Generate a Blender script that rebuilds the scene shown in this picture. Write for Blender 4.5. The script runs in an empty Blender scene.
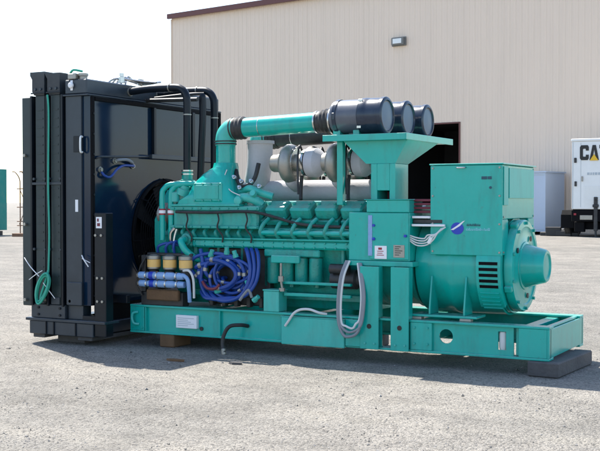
import bpy, bmesh, math, random
from mathutils import Vector as V, Matrix, noise
random.seed(7)
S = bpy.context.scene
COL = S.collection
PI = math.pi

# ------------------------------------------------------------------ materials
def nodes(name):
    m = bpy.data.materials.new(name); m.use_nodes = True
    nt = m.node_tree; b = nt.nodes['Principled BSDF']
    return m, nt, b

def pm(name, col, rough=.5, metal=0, var=.12, scale=5, bump=0, bscale=80, dust=0, dcol=(.42, .38, .32), spec=.5, coat=0, rvar=.08, wear=0, wcol=(.12, .07, .04), grime=0, top=0, streak=(1, 1, .22)):
    m, nt, b = nodes(name); N = nt.nodes.new; L = nt.links.new
    tc = N('ShaderNodeTexCoord'); P = tc.outputs['Object']
    n1 = N('ShaderNodeTexNoise'); n1.inputs['Scale'].default_value = scale; n1.inputs['Detail'].default_value = 6
    n1.inputs['Roughness'].default_value = .65
    L(P, n1.inputs['Vector'])
    mix = N('ShaderNodeMix'); mix.data_type = 'RGBA'
    mix.inputs[6].default_value = (*[c*(1-var) for c in col], 1)
    mix.inputs[7].default_value = (*[min(1, c*(1+var)) for c in col], 1)
    L(n1.outputs['Fac'], mix.inputs[0])
    out = mix.outputs[2]
    def layer(out, sc, lo, hi, amt, c, det=8, vec=None):
        n = N('ShaderNodeTexNoise'); n.inputs['Scale'].default_value = sc; n.inputs['Detail'].default_value = det
        n.inputs['Roughness'].default_value = .72
        L(vec or P, n.inputs['Vector'])
        r = N('ShaderNodeMapRange'); r.inputs['From Min'].default_value = lo; r.inputs['From Max'].default_value = hi
        r.inputs['To Min'].default_value = 0; r.inputs['To Max'].default_value = amt
        L(n.outputs['Fac'], r.inputs['Value'])
        mm = N('ShaderNodeMix'); mm.data_type = 'RGBA'
        L(r.outputs['Result'], mm.inputs[0]); L(out, mm.inputs[6]); mm.inputs[7].default_value = (*c, 1)
        return mm.outputs[2]
    if dust: out = layer(out, 3.1, .42, .75, dust, dcol)
    if wear: out = layer(out, 11, .62, .70, wear, wcol)
    if grime:      # run-down grime and oil, stretched along the vertical
        mp = N('ShaderNodeMapping'); mp.inputs['Scale'].default_value = streak; L(tc.outputs['Object'], mp.inputs['Vector'])
        out = layer(out, 6.5, .50, .78, grime, (.035, .045, .040), 10, mp.outputs[0])
        out = layer(out, 38, .66, .72, grime*1.2, (.03, .03, .025), 4)
    if top:        # settled dust on upward faces
        ge = N('ShaderNodeNewGeometry'); sx = N('ShaderNodeSeparateXYZ'); L(ge.outputs['Normal'], sx.inputs[0])
        nd = N('ShaderNodeTexNoise'); nd.inputs['Scale'].default_value = 14; nd.inputs['Detail'].default_value = 8; L(P, nd.inputs['Vector'])
        r1 = N('ShaderNodeMapRange'); r1.inputs['From Min'].default_value = .55; r1.inputs['From Max'].default_value = 1; L(sx.outputs['Z'], r1.inputs['Value'])
        mu = N('ShaderNodeMath'); mu.operation = 'MULTIPLY'; L(r1.outputs[0], mu.inputs[0]); L(nd.outputs['Fac'], mu.inputs[1])
        m3 = N('ShaderNodeMath'); m3.operation = 'MULTIPLY'; L(mu.outputs[0], m3.inputs[0]); m3.inputs[1].default_value = top
        mm = N('ShaderNodeMix'); mm.data_type = 'RGBA'; L(m3.outputs[0], mm.inputs[0]); L(out, mm.inputs[6]); mm.inputs[7].default_value = (*dcol, 1); out = mm.outputs[2]
    L(out, b.inputs['Base Color'])
    b.inputs['Metallic'].default_value = metal
    b.inputs['Specular IOR Level'].default_value = spec
    rr = N('ShaderNodeMapRange'); rr.inputs['To Min'].default_value = max(.02, rough-rvar); rr.inputs['To Max'].default_value = min(1, rough+rvar)
    L(n1.outputs['Fac'], rr.inputs['Value']); L(rr.outputs['Result'], b.inputs['Roughness'])
    if coat: b.inputs['Coat Weight'].default_value = coat; b.inputs['Coat Roughness'].default_value = .08
    if bump:
        n2 = N('ShaderNodeTexNoise'); n2.inputs['Scale'].default_value = bscale; n2.inputs['Detail'].default_value = 4
        L(P, n2.inputs['Vector'])
        bp = N('ShaderNodeBump'); bp.inputs['Strength'].default_value = bump; bp.inputs['Distance'].default_value = .01
        L(n2.outputs['Fac'], bp.inputs['Height']); L(bp.outputs['Normal'], b.inputs['Normal'])
    return m

M = {}
M['teal'] = pm('teal_paint', (.001, .400, .335), .24, var=.12, scale=3, bump=.06, bscale=30, dust=.03, wear=.25, spec=.4, coat=.22, grime=.38, top=.5)
M['teal_cast'] = pm('teal_cast_paint', (.002, .335, .275), .32, var=.18, scale=9, bump=.35, bscale=70, dust=.05, wear=.5, coat=.12, grime=.6, top=.5)
M['teal_light'] = pm('pale_teal_paint', (.03, .45, .38), .38, var=.08, scale=3, dust=.12, bump=.05, grime=.3, top=.5)  # paler teal for some plates, pipes and fittings
M['black'] = pm('black_paint', (.005, .008, .013), .36, var=.2, scale=3, dust=.04, dcol=(.07, .10, .13), spec=.3, bump=.05, bscale=20)
M['gloss_sky_tint'] = pm('black_gloss_sky_tint', (.006, .020, .044), .10, var=.25, scale=2, dust=.08, dcol=(.02, .05, .09), spec=.32, rvar=.03, bump=.02, bscale=5)  # black gloss; blue of the reflected sky is painted into base and dust colours
M['matte_black'] = pm('matte_black', (.003, .003, .004), .75, var=.2, spec=.15)
M['slate'] = pm('slate_paint', (.020, .030, .042), .36, var=.15, scale=3, top=.4, dust=.07, dcol=(.2, .22, .24), bump=.05, bscale=25)
M['fin'] = pm('radiator_fin', (.016, .028, .030), .45, var=.3, scale=12, dust=.10, dcol=(.10, .14, .14))
M['navy'] = pm('navy_plastic', (.012, .022, .042), .24, var=.15, scale=6, dust=.08, dcol=(.2, .25, .32))
M['navy_cap'] = pm('navy_plastic_cap', (.050, .095, .16), .38, var=.15, scale=6, dust=.10, dcol=(.25, .3, .4))
M['canister'] = pm('grey_canister', (.085, .095, .12), .30, var=.12, scale=5, dust=.10)
M['steel'] = pm('steel', (.55, .55, .53), .28, metal=1, var=.15, scale=20)
M['dull_steel'] = pm('dull_steel', (.36, .34, .30), .5, metal=.8, var=.3, scale=15)
M['wrap'] = pm('heat_wrap', (.46, .45, .47), .8, var=.12, scale=20, bump=.3, bscale=120)
M['rubber'] = pm('black_rubber', (.012, .012, .013), .55, var=.2, scale=10, dust=.10)
M['blue'] = pm('blue_hose', (.006, .050, .27), .38, var=.2, scale=10, dust=.04)
M['blue_pale'] = pm('pale_blue_can', (.22, .36, .60), .28, var=.15, scale=12)
M['grey_hose'] = pm('grey_conduit', (.22, .23, .25), .45, var=.1, scale=10)
M['pale_hose'] = pm('pale_hose', (.62, .62, .60), .5, var=.08, scale=10)
M['white'] = pm('white_paint', (.78, .78, .76), .45, var=.05, scale=4, dust=.08)
M['paper'] = pm('paper_label', (.80, .79, .80), .6, var=.05, scale=40)
M['red'] = pm('red_paint', (.32, .016, .03), .45, var=.15, scale=8)
M['maroon'] = pm('dark_red_paint', (.16, .02, .035), .5, var=.2, scale=8)
M['amber'] = pm('amber_brass', (.78, .47, .14), .35, var=.15, scale=15)
M['yellow'] = pm('yellow_paint', (.75, .45, .02), .5, var=.05)
M['green'] = pm('green_cord', (.03, .34, .24), .55, var=.15, scale=15)
M['timber'] = pm('old_timber', (.075, .070, .070), .85, var=.35, scale=9, bump=.6, bscale=40, dust=.1)
M['timber_brown'] = pm('brown_timber', (.14, .075, .035), .85, var=.4, scale=9, bump=.6, bscale=40)
M['rust'] = pm('rusty_steel', (.17, .095, .055), .8, var=.35, scale=12, bump=.3)
M['ink'] = pm('black_ink', (.012, .012, .012), .5, var=.1)
M['logo_blue'] = pm('logo_blue', (.012, .045, .42), .4, var=.1)
M['logo_dark'] = pm('logo_dark', (.01, .07, .10), .4, var=.1)
M['logo_pale'] = pm('logo_pale', (.20, .56, .62), .4, var=.05)
M['grey_ink'] = pm('grey_ink', (.42, .47, .50), .5, var=.1)
M['wall'] = pm('beige_sheet_steel', (.79, .64, .51), .55, var=.03, scale=.35, grime=.10, streak=(.45, .45, .02), dust=.05, dcol=(.66, .57, .48), spec=.3)
M['trim'] = pm('maroon_trim', (.12, .035, .03), .5, var=.1)
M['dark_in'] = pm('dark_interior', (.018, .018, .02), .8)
M['lamp_glass'] = pm('lamp_glass', (.75, .76, .74), .2, var=.05)
M['lamp_case'] = pm('lamp_case', (.17, .17, .16), .5)
M['blue_grey'] = pm('blue_grey_steel', (.42, .50, .62), .5, var=.05, scale=1, dust=.08)
M['box_green'] = pm('green_container_paint', (.008, .24, .215), .5, var=.12, scale=1.2, dust=.12)
M['tyre'] = pm('tyre_rubber', (.018, .018, .019), .8, var=.2, dust=.15)
M['chassis'] = pm('chassis_black', (.016, .017, .02), .5, var=.2, dust=.1)
M['tarp'] = pm('black_plastic', (.02, .02, .022), .5, var=.2)

# ------------------------------------------------------------------ mesh builder
class MB:
    def __init__(s): s.bm = bmesh.new()
    def box(s, x0, x1, y0, y1, z0, z1, bev=.004, rot=None, piv=None):
        vs = [s.bm.verts.new((x, y, z)) for x in (x0, x1) for y in (y0, y1) for z in (z0, z1)]
        fs = [s.bm.faces.new([vs[i] for i in q]) for q in
              ((0, 1, 3, 2), (4, 6, 7, 5), (0, 4, 5, 1), (2, 3, 7, 6), (0, 2, 6, 4), (1, 5, 7, 3))]
        if rot is not None:
            p = V(piv) if piv else V(((x0+x1)/2, (y0+y1)/2, (z0+z1)/2))
            for v in vs: v.co = rot @ (v.co-p)+p
        if bev:
            m = min(x1-x0, y1-y0, z1-z0)
            es = list({e for f in fs for e in f.edges})
            bmesh.ops.bevel(s.bm, geom=es, offset=min(bev, m*.3), segments=1, affect='EDGES')
        return s
    def ring(s, c, u, v, r, n, r2=None):
        r2 = r if r2 is None else r2
        return [s.bm.verts.new(c+u*(r*math.cos(2*PI*i/n))+v*(r2*math.sin(2*PI*i/n))) for i in range(n)]
    def skin(s, rings, caps=True, closed=False):
        n = len(rings[0])
        k = len(rings)
        for a in range(k if closed else k-1):
            A, B = rings[a], rings[(a+1) % k]
            for i in range(n):
                s.bm.faces.new((A[i], A[(i+1) % n], B[(i+1) % n], B[i]))
        if caps and not closed:
            s.bm.faces.new(rings[0][::-1]); s.bm.faces.new(rings[-1])
    def lathe(s, o, d, prof, n=28, caps=True):
        o = V(o); d = V(d).normalized()
        u = d.orthogonal().normalized(); v = d.cross(u)
        s.skin([s.ring(o+d*t, u, v, max(r, 1e-4), n) for t, r in prof], caps); return s
    def cyl(s, a, b, r, r2=None, n=20):
        a = V(a); b = V(b); return s.lathe(a, b-a, [(0, r), ((b-a).length, r if r2 is None else r2)], n)
    def tube(s, pts, r, n=10, sub=6, smooth=True, closed=False):
        P = [V(p) for p in pts]
        if smooth and len(P) > 2:
            Q = []
            k = len(P)
            rng = range(k) if closed else range(k-1)
            for i in rng:
                if closed: p0, p1, p2, p3 = P[(i-1) % k], P[i], P[(i+1) % k], P[(i+2) % k]
                else: p0, p1, p2, p3 = P[max(i-1, 0)], P[i], P[i+1], P[min(i+2, k-1)]
                for j in range(sub):
                    t = j/sub
                    Q.append(.5*((2*p1)+(-p0+p2)*t+(2*p0-5*p1+4*p2-p3)*t*t+(-p0+3*p1-3*p2+p3)*t**3))
            if not closed: Q.append(P[-1])
            P = Q
        rings = []; u = None
        k = len(P)
        for i, p in enumerate(P):
            if closed: d = (P[(i+1) % k]-P[(i-1) % k])
            else: d = (P[min(i+1, k-1)]-P[max(i-1, 0)])
            d = d.normalized()
            if u is None: u = d.orthogonal().normalized()
            else:
                u = u-d*u.dot(d); u = u.normalized() if u.length > 1e-5 else d.orthogonal().normalized()
            rr = r(i/(k-1)) if callable(r) else r
            rings.append(s.ring(p, u, d.cross(u), rr, n))
        s.skin(rings, True, closed); return s
    def prism(s, poly, ext):
        e = V(ext)
        A = [s.bm.verts.new(V(p)) for p in poly]; B = [s.bm.verts.new(V(p)+e) for p in poly]
        n = len(A)
        s.bm.faces.new(A[::-1]); s.bm.faces.new(B)
        for i in range(n): s.bm.faces.new((A[i], A[(i+1) % n], B[(i+1) % n], B[i]))
        return s
    def loft(s, rings, caps=True):
        s.skin([[s.bm.verts.new(V(p)) for p in r] for r in rings], caps); return s
    def hexbolts(s, pts, d, r=.012, h=.012):
        for p in pts: s.lathe(p, d, [(0, r), (h, r)], 6)
        return s

WPOS = {}
SPLIT = set('''cable_gland door_seam oil_line rib mudguard sensor_wire injector_pipe water_outlet marker_light vee_clamp stay shelf_leg foot bracket gusset shim bolt screw latch hinge fan_blade hose_clamp engine_foot lug tie_string saddle
 push_button drain_elbow fitting hose_fitting upright crossbar stiffener packer conduit fuel_hose divider_rib drain_tube bracket_rail plate
 thermostat_stud bottom_flange filter_bracket bypass_hose foot_gusset bearing side_wall skid_block end_panel'''.split())
def islands(bm):
    seen = set(); out = []
    for v in bm.verts:
        if v in seen: continue
        st = [v]; seen.add(v); isl = []
        while st:
            a = st.pop(); isl.append(a)
            for e in a.link_edges:
                b = e.other_vert(a)
                if b not in seen: seen.add(b); st.append(b)
        out.append(isl)
    return out
def build(mb, name, mat, parent=None, sharp=35, origin=None, kind=None, label=None):
    bm = mb.bm
    if parent is not None and name in SPLIT:
        isl = islands(bm)
        if len(isl) > 1:
            bm.faces.ensure_lookup_table(); last = None
            for vs in isl:
                m2 = MB(); mp = {v: m2.bm.verts.new(v.co) for v in vs}
                for f in {f for v in vs for f in v.link_faces}: m2.bm.faces.new([mp[v] for v in f.verts])
                last = build(m2, name, mat, parent, sharp, None, kind, label)
            bm.free(); return last
    bmesh.ops.recalc_face_normals(bm, faces=bm.faces)
    co = [v.co for v in bm.verts]
    if origin is None:
        c = V([(min(p[i] for p in co)+max(p[i] for p in co))/2 for i in range(3)])
        if parent is None: c.z = min(p.z for p in co)
    else: c = V(origin)
    bmesh.ops.translate(bm, verts=bm.verts, vec=-c)
    me = bpy.data.meshes.new(name); bm.to_mesh(me); bm.free()
    for p in me.polygons: p.use_smooth = True
    me.set_sharp_from_angle(angle=math.radians(sharp))
    me.materials.append(M[mat])
    o = bpy.data.objects.new(name, me); COL.objects.link(o)
    WPOS[o.name] = c
    if parent is not None:
        o.parent = parent; o.location = c-WPOS[parent.name]
    else: o.location = c
    if kind: o['kind'] = kind
    if label: o['label'] = label
    return o
def thing(name, loc, label, cat, group=None):
    o = bpy.data.objects.new(name, None); COL.objects.link(o)
    o.location = loc; WPOS[o.name] = V(loc); o.empty_display_size = .2
    return tag(o, label, cat, group)
def tag(o, label, cat, group=None):
    o['label'] = label; o['category'] = cat
    if group: o['group'] = group
    return o

# ------------------------------------------------------------------ camera frame (measured from the photograph)
YAW, PITCH = .495, .0222
CAMP = V((6.6168, -8.6731, 1.4312))

# ================================================================== GROUND
def ground_material():
    m, nt, b = nodes('crushed_gravel_concrete'); N = nt.nodes.new; L = nt.links.new
    tc = N('ShaderNodeTexCoord'); P = tc.outputs['Object']
    def nz(sc, det=6, ro=.6):
        n = N('ShaderNodeTexNoise'); n.inputs['Scale'].default_value = sc; n.inputs['Detail'].default_value = det; n.inputs['Roughness'].default_value = ro
        L(P, n.inputs['Vector']); return n.outputs['Fac']
    def ramp(fac, stops):
        r = N('ShaderNodeValToRGB'); e = r.color_ramp.elements
        while len(e) < len(stops): e.new(.5)
        for q, (p, c) in zip(e, stops): q.position = p; q.color = (*c, 1)
        L(fac, r.inputs['Fac']); return r.outputs['Color']
    def mix(a, c, f, mode='MIX'):
        x = N('ShaderNodeMix'); x.data_type = 'RGBA'; x.blend_type = mode
        if isinstance(f, float): x.inputs[0].default_value = f
        else: L(f, x.inputs[0])
        L(a, x.inputs[6])
        if isinstance(c, tuple): x.inputs[7].default_value = (*c, 1)
        else: L(c, x.inputs[7])
        return x.outputs[2]
    base = ramp(nz(.35, 8, .62), [(.30, (.222, .212, .192)), (.5, (.265, .249, .224)), (.72, (.325, .302, .270))])
    patch = ramp(nz(1.7, 7, .7), [(.38, (.80, .80, .80)), (.55, (1, 1, 1)), (.75, (1.1, 1.09, 1.06))])
    c = mix(base, patch, 1.0, 'MULTIPLY')
    vo = N('ShaderNodeTexVoronoi'); vo.inputs['Scale'].default_value = 62; L(P, vo.inputs['Vector'])
    stones = ramp(vo.outputs['Color'], [(.12, (.45, .44, .43)), (.40, (.92, .92, .91)), (.80, (1.16, 1.14, 1.1))])
    c = mix(c, stones, .8, 'MULTIPLY')
    vo2 = N('ShaderNodeTexVoronoi'); vo2.inputs['Scale'].default_value = 165; L(P, vo2.inputs['Vector'])
    grit = ramp(vo2.outputs['Color'], [(.1, (.55, .54, .52)), (.5, (1, 1, 1)), (.95, (1.15, 1.15, 1.15))])
    c = mix(c, grit, .75, 'MULTIPLY')
    stain = ramp(nz(.9, 9, .75), [(.60, (0, 0, 0)), (.72, (1, 1, 1))])
    c = mix(c, mix(c, (.62, .60, .58), 1.0, 'MULTIPLY'), stain)
    mp = N('ShaderNodeMapping'); mp.inputs['Rotation'].default_value = (0, 0, .42); mp.inputs['Scale'].default_value = (.10, 1.25, 1); L(P, mp.inputs['Vector'])
    tn = N('ShaderNodeTexNoise'); tn.inputs['Scale'].default_value = 1.6; tn.inputs['Detail'].default_value = 6; tn.inputs['Roughness'].default_value = .6; L(mp.outputs[0], tn.inputs['Vector'])
    c = mix(c, ramp(tn.outputs['Fac'], [(.36, (.84, .84, .83)), (.50, (1, 1, 1)), (.62, (1.13, 1.12, 1.09))]), .45, 'MULTIPLY')
    L(c, b.inputs['Base Color']); b.inputs['Roughness'].default_value = .92; b.inputs['Specular IOR Level'].default_value = .2
    def addm(a, k1, d, k2):
        m1 = N('ShaderNodeMath'); m1.operation = 'MULTIPLY'; L(a, m1.inputs[0]); m1.inputs[1].default_value = k1
        m2 = N('ShaderNodeMath'); m2.operation = 'MULTIPLY_ADD'; L(d, m2.inputs[0]); m2.inputs[1].default_value = k2; L(m1.outputs[0], m2.inputs[2])
        return m2.outputs[0]
    hgt = addm(vo.outputs['Distance'], -.7, vo2.outputs['Distance'], -.35)
    hgt = addm(hgt, 1., nz(9, 8, .7), 1.4)
    bp = N('ShaderNodeBump'); bp.inputs['Strength'].default_value = .8; bp.inputs['Distance'].default_value = .022
    L(hgt, bp.inputs['Height']); L(bp.outputs['Normal'], b.inputs['Normal'])
    return m
M['ground'] = ground_material()
mb = MB()
def gh(x, y):   # gentle unevenness of the yard, flat under the machine
    d = max(0, min(1, (math.hypot(max(0, abs(x-1.8)-2.6), max(0, abs(y-.5)-1.6)))/2.5))
    return d*(.035*noise.noise(V((x*.28, y*.28, 0)))+.012*noise.noise(V((x*1.1, y*1.1, 3))))-(0.002*(1-d))
xs = [-900, -300, -120, -70]+[-45+i*1.5 for i in range(17)]+[-20+i*.5 for i in range(64)]+[12+i*2 for i in range(10)]+[40, 80, 300, 900]
ys = [-300, -80, -30]+[-14+i*.5 for i in range(60)]+[16+i*1.5 for i in range(24)]+[60, 100, 300, 900]
grid = [[mb.bm.verts.new((x, y, gh(x, y) if -45 < x < 30 and -14 < y < 50 else 0)) for y in ys] for x in xs]
for i in range(len(xs)-1):
    for j in range(len(ys)-1):
        mb.bm.faces.new((grid[i][j], grid[i+1][j], grid[i+1][j+1], grid[i][j+1]))
build(mb, 'ground', 'ground', kind='structure', sharp=180, origin=(0, 0, 0))

# loose gravel over the near yard (uncountable: one object)
def gravel():
    vs, fs = [], []
    fwd = V((-math.sin(YAW), math.cos(YAW), 0)); rt = V((math.cos(YAW), math.sin(YAW), 0))
    base = [(1, 0, 0), (0, 1, 0), (-1, 0, 0), (0, -1, 0), (0, 0, 1), (0, 0, -1)]
    tri = [(0, 1, 4), (1, 2, 4), (2, 3, 4), (3, 0, 4), (1, 0, 5), (2, 1, 5), (3, 2, 5), (0, 3, 5)]
    for k in range(15000):
        z = 5.6+7.5*random.random()**1.5
        x = (random.random()*2-1)*z*.32
        if noise.noise(V((x*.9+7, z*.9, 1))) < random.uniform(-.45, .35): continue
        p = CAMP+fwd*z+rt*x
        r = .0032*math.exp(random.gauss(0, .42))
        if random.random() < .02: r *= 2.4
        r = min(r, .017)
        a = random.random()*PI
        ca, sa = math.cos(a), math.sin(a)
        sx, sy, sz = (r*random.uniform(.7, 1.4), r*random.uniform(.7, 1.2), r*random.uniform(.45, .9))
        o = len(vs)
        for (X, Y, Z) in base:
            X, Y, Z = X*sx+random.uniform(-.25, .25)*r, Y*sy+random.uniform(-.25, .25)*r, Z*sz
            vs.append((p.x+X*ca-Y*sa, p.y+X*sa+Y*ca, gh(p.x, p.y)+sz*.35+Z))
        fs += [tuple(o+i for i in t) for t in tri]
    me = bpy.data.meshes.new('gravel'); me.from_pydata(vs, [], fs)
    m, nt, b = nodes('loose_stone'); N = nt.nodes.new; L = nt.links.new
    tc = N('ShaderNodeTexCoord'); n = N('ShaderNodeTexVoronoi'); n.inputs['Scale'].default_value = 30
    L(tc.outputs['Object'], n.inputs['Vector'])
    r = N('ShaderNodeValToRGB'); e = r.color_ramp.elements
    e[0].position = .2; e[0].color = (.08, .076, .07, 1); e[1].position = .8; e[1].color = (.34, .32, .295, 1)
    L(n.outputs['Color'], r.inputs['Fac']); L(r.outputs['Color'], b.inputs['Base Color']); b.inputs['Roughness'].default_value = .9
    me.materials.append(m)
    o = bpy.data.objects.new('gravel', me); COL.objects.link(o); o['kind'] = 'stuff'
gravel()

# ================================================================== WAREHOUSE
B0 = V((-6.67, 39.9, 0)); BD = V((-.98600, .16677, 0)); BN = V((-.16677, -.98600, 0))   # along (to the left), out towards the yard
def wp(u, z, off=0): p = B0+BD*u+BN*off; return V((p.x, p.y, z))
wh = thing('warehouse', wp(5, 0), 'tall beige ribbed steel warehouse with a dark open doorway', 'warehouse')
U0, U1, EAVE, DEEP = -13.0, 24.02, 12.3, 26.0
def ribbed(mb, u0, u1, z0, z1):
    pitch = .305; prof = []
    k0 = math.floor(u0/pitch)-1
    pts = []
    k = k0
    while k*pitch < u1+pitch:
        b = k*pitch
        for du, o in ((0, 0), (.09, 0), (.115, .007), (.145, .007), (.17, 0), (.20, .0), (.235, .022), (.275, .022)):
            pts.append((b+du, o))
        k += 1
    def at(u):
        for (a, oa), (c, oc) in zip(pts, pts[1:]):
            if a <= u <= c: return oa+(oc-oa)*(u-a)/(c-a+1e-9)
        return 0
    line = [(u0, at(u0))]+[(u, o) for u, o in pts if u0 < u < u1]+[(u1, at(u1))]
    zs = [z0+(z1-z0)*i/3 for i in range(4)]
    g = [[mb.bm.verts.new(wp(u, z, o)) for z in zs] for u, o in line]
    for a, b in zip(g, g[1:]):
        for i in range(3): mb.bm.faces.new((a[i], b[i], b[i+1], a[i+1]))
DU0, DU1, DH = 4.72, 10.6, 5.2
mb = MB()
ribbed(mb, U0, DU0, 0, EAVE); ribbed(mb, DU1, U1, 0, EAVE); ribbed(mb, DU0, DU1, DH, EAVE)
build(mb, 'wall', 'wall', wh, sharp=20)
def wbox(mb, u0, u1, o0, o1, z0, z1, bev=.01):
    P = [wp(u, z, o) for (u, o, z) in ((u0, o0, z0), (u1, o0, z0), (u1, o1, z0), (u0, o1, z0))]
    mb.prism(P, (0, 0, z1-z0)); return mb
mb = MB(); wbox(mb, U0, U0+.1, -DEEP, -.06, 0, EAVE); wbox(mb, U1-.1, U1, -DEEP, -.06, 0, EAVE); wbox(mb, U0+.12, U1-.12, -DEEP-.1, -DEEP, 0, EAVE)
build(mb, 'side_wall', 'wall', wh)
mb = MB()
a = [wp(U0-.15, EAVE+.02, .15), wp(U0-.15, EAVE+1.1, -DEEP/2), wp(U0-.15, EAVE+.02, -DEEP-.2), wp(U0-.15, EAVE+.14, -DEEP-.2), wp(U0-.15, EAVE+1.25, -DEEP/2), wp(U0-.15, EAVE+.14, .15)]
mb.prism(a, BD*(U1-U0+.3)); build(mb, 'roof', 'dull_steel', wh)
mb = MB(); wbox(mb, U0-.18, U1+.12, .155, .30, EAVE-.12, EAVE+.16); build(mb, 'gutter', 'trim', wh)
mb = MB()
wbox(mb, U1-.02, U1+.05, -.04, .06, 0, EAVE-.13); build(mb, 'corner_trim', 'wall', wh)
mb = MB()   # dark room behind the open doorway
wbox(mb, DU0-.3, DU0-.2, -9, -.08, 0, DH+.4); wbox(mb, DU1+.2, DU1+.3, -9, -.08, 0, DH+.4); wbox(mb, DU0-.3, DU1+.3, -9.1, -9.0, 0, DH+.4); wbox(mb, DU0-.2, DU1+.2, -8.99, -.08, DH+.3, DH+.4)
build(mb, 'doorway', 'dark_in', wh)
mb = MB()
wbox(mb, DU0-.07, DU0, -.07, .045, 0, DH+.07); wbox(mb, DU1, DU1+.07, -.07, .045, 0, DH+.07); wbox(mb, DU0, DU1, -.07, .045, DH, DH+.07)
build(mb, 'door_frame', 'trim', wh)
wl = None
mb = MB(); wbox(mb, 7.70, 8.52, .04, .10, 9.20, 9.64); wbox(mb, 7.76, 8.46, .10, .24, 9.25, 9.60)
wl = build(mb, 'wall_lamp', 'lamp_case', wh, label='grey wall light on the beige wall')
mb = MB(); wbox(mb, 7.86, 8.36, .24, .28, 9.31, 9.55); build(mb, 'lens', 'lamp_glass', wl)

# pale blue-grey storage box standing against the wall
sb = thing('storage_box', wp(-.2, 0, .9), 'pale blue grey steel storage box standing against the warehouse wall', 'storage box')
mb = MB(); wbox(mb, -.80, .62, .25, 2.2, .12, 2.70); build(mb, 'body', 'blue_grey', sb)
mb = MB(); wbox(mb, -.10, -.085, 2.2, 2.212, .2, 2.62); wbox(mb, -.72, .54, 2.2, 2.21, .2, .22); wbox(mb, -.72, .54, 2.2, 2.21, 2.58, 2.6); build(mb, 'door_seam', 'grey_ink', sb)
mb = MB(); wbox(mb, -.06, -.01, 2.2, 2.26, 1.2, 1.5); build(mb, 'handle', 'dull_steel', sb)
mb = MB(); wbox(mb, -.86, .68, .19, 2.26, 2.70, 2.76); build(mb, 'lid', 'blue_grey', sb)
mb = MB()
for u in (-.7, .3): wbox(mb, u, u+.16, .3, 2.15, 0, .12)
build(mb, 'skid', 'chassis', sb)
# something black lying on the yard in front of it
mb = MB(); c0 = V((-5.15, 36.2, 0))
for k in range(5):
    a = k*.7
    mb.box(c0.x-.85+.22*k, c0.x-.25+.24*k, c0.y-.3-.1*(k % 2), c0.y+.25, .0, .16+.07*((k*3) % 4), .02, Matrix.Rotation(.2*math.sin(a*3), 3, 'Z'))
tag(build(mb, 'scrap_pile', 'tarp'), 'low heap of black scrap lying on the gravel by the white trailer', 'scrap')

# ================================================================== WHITE TRAILER at the right edge
tr = thing('generator_trailer', (-3.0, 36.5, 0), 'white enclosed power trailer with big black letters, parked by the warehouse', 'trailer')
TX0, TX1, TY0, TY1 = -4.45, -1.95, 35.0, 42.5
# stands clear of the wall: body length towards the right rear
rz = Matrix.Rotation(math.radians(-62), 3, 'Z'); pv = V((TX0, TY0, 0))
def tbox(mb, *a, bev=.02): mb.box(*a, bev, rz, pv); return mb
def tpt(x, y, z): return rz @ (V((x, y, z))-pv)+pv
rz = Matrix.Rotation(math.radians(0), 3, 'Z')
TY1 = 38.3; TX1 = -1.98
mb = MB(); tbox(mb, TX0, TX1, TY0, TY1, 1.12, 3.86); tbr = build(mb, 'enclosure', 'white', tr)
mb = MB(); tbox(mb, TX0-.03, TX1+.03, TY0-.03, TY1+.03, 3.862, 3.97); build(mb, 'roof', 'white', tr)
mb = MB(); tbox(mb, TX0+.02, TX1-.02, TY0+.05, TY1-.05, .86, 1.118); tbox(mb, TX0-.45, TX0+.02, TY0+.6, TY0+.75, .80, .96); tbox(mb, TX0-.45, TX0+.02, TY1-.75, TY1-.6, .80, .96); tbox(mb, TX0+.3, TX1-.3, TY0+.35, TY1-.35, .52, .858)
build(mb, 'chassis', 'matte_black', tr)
mb = MB(); tbox(mb, TX0+.0, TX1, TY0-.03, TY0+.04, .62, 1.09); tbox(mb, TX0+.1, TX0+.5, TY0+.05, TY0+.3, .2, .62); tbox(mb, TX1-.5, TX1-.1, TY0+.05, TY0+.3, .2, .62); tbox(mb, TX0+.4, TX1-.4, TY0+.3, TY1-.4, .3, .6); build(mb, 'bumper', 'matte_black', tr)
mb = MB()
for x in (TX0+.10, TX0+1.9, TX1-.2): tbox(mb, x, x+.10, TY0-.05, TY0-.031, .88, .96)
build(mb, 'marker_light', 'red', tr)
def wheel(x0, x1, y, r, out):
    mb = MB(); w_ = x1-x0
    mb.lathe((x0, y, r), (1, 0, 0), [(0, r*.60), (.015, r*.90), (.05, r), (w_*.3, r), (w_*.31, r-.012), (w_*.35, r-.012), (w_*.36, r), (w_*.64, r), (w_*.65, r-.012), (w_*.69, r-.012), (w_*.70, r), (w_-.05, r), (w_-.015, r*.90), (w_, r*.60)], 30)
    w = build(mb, 'wheel', 'tyre', tr)
    mb = MB(); mb.lathe((x1-.02 if out > 0 else x0+.02, y, r), (out, 0, 0), [(-.05, r*.58), (0, r*.56), (.0, r*.3), (.04, r*.25), (.05, .0)], 20); build(mb, 'rim', 'dull_steel', w)
for y in (TY0+1.1, TY0+2.2): wheel(TX0-.50, TX0-.20, y, .50, -1); wheel(TX1+.20, TX1+.50, y, .50, 1)
mb = MB()
for sx, a, b in ((-1, TX0-.54, TX0-.0), (1, TX1+.0, TX1+.54)):
    mb.prism([(a, TY0+.45, .85), (a, TY0+.62, 1.08), (a, TY0+2.7, 1.08), (a, TY0+2.85, .85), (a, TY0+2.81, .85), (a, TY0+2.67, 1.05), (a, TY0+.64, 1.05), (a, TY0+.49, .85)], (b-a, 0, 0))
    mb.box(a, b, TY0+.40, TY0+.43, .35, .9, .005)
build(mb, 'mudguard', 'matte_black', tr)
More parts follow.
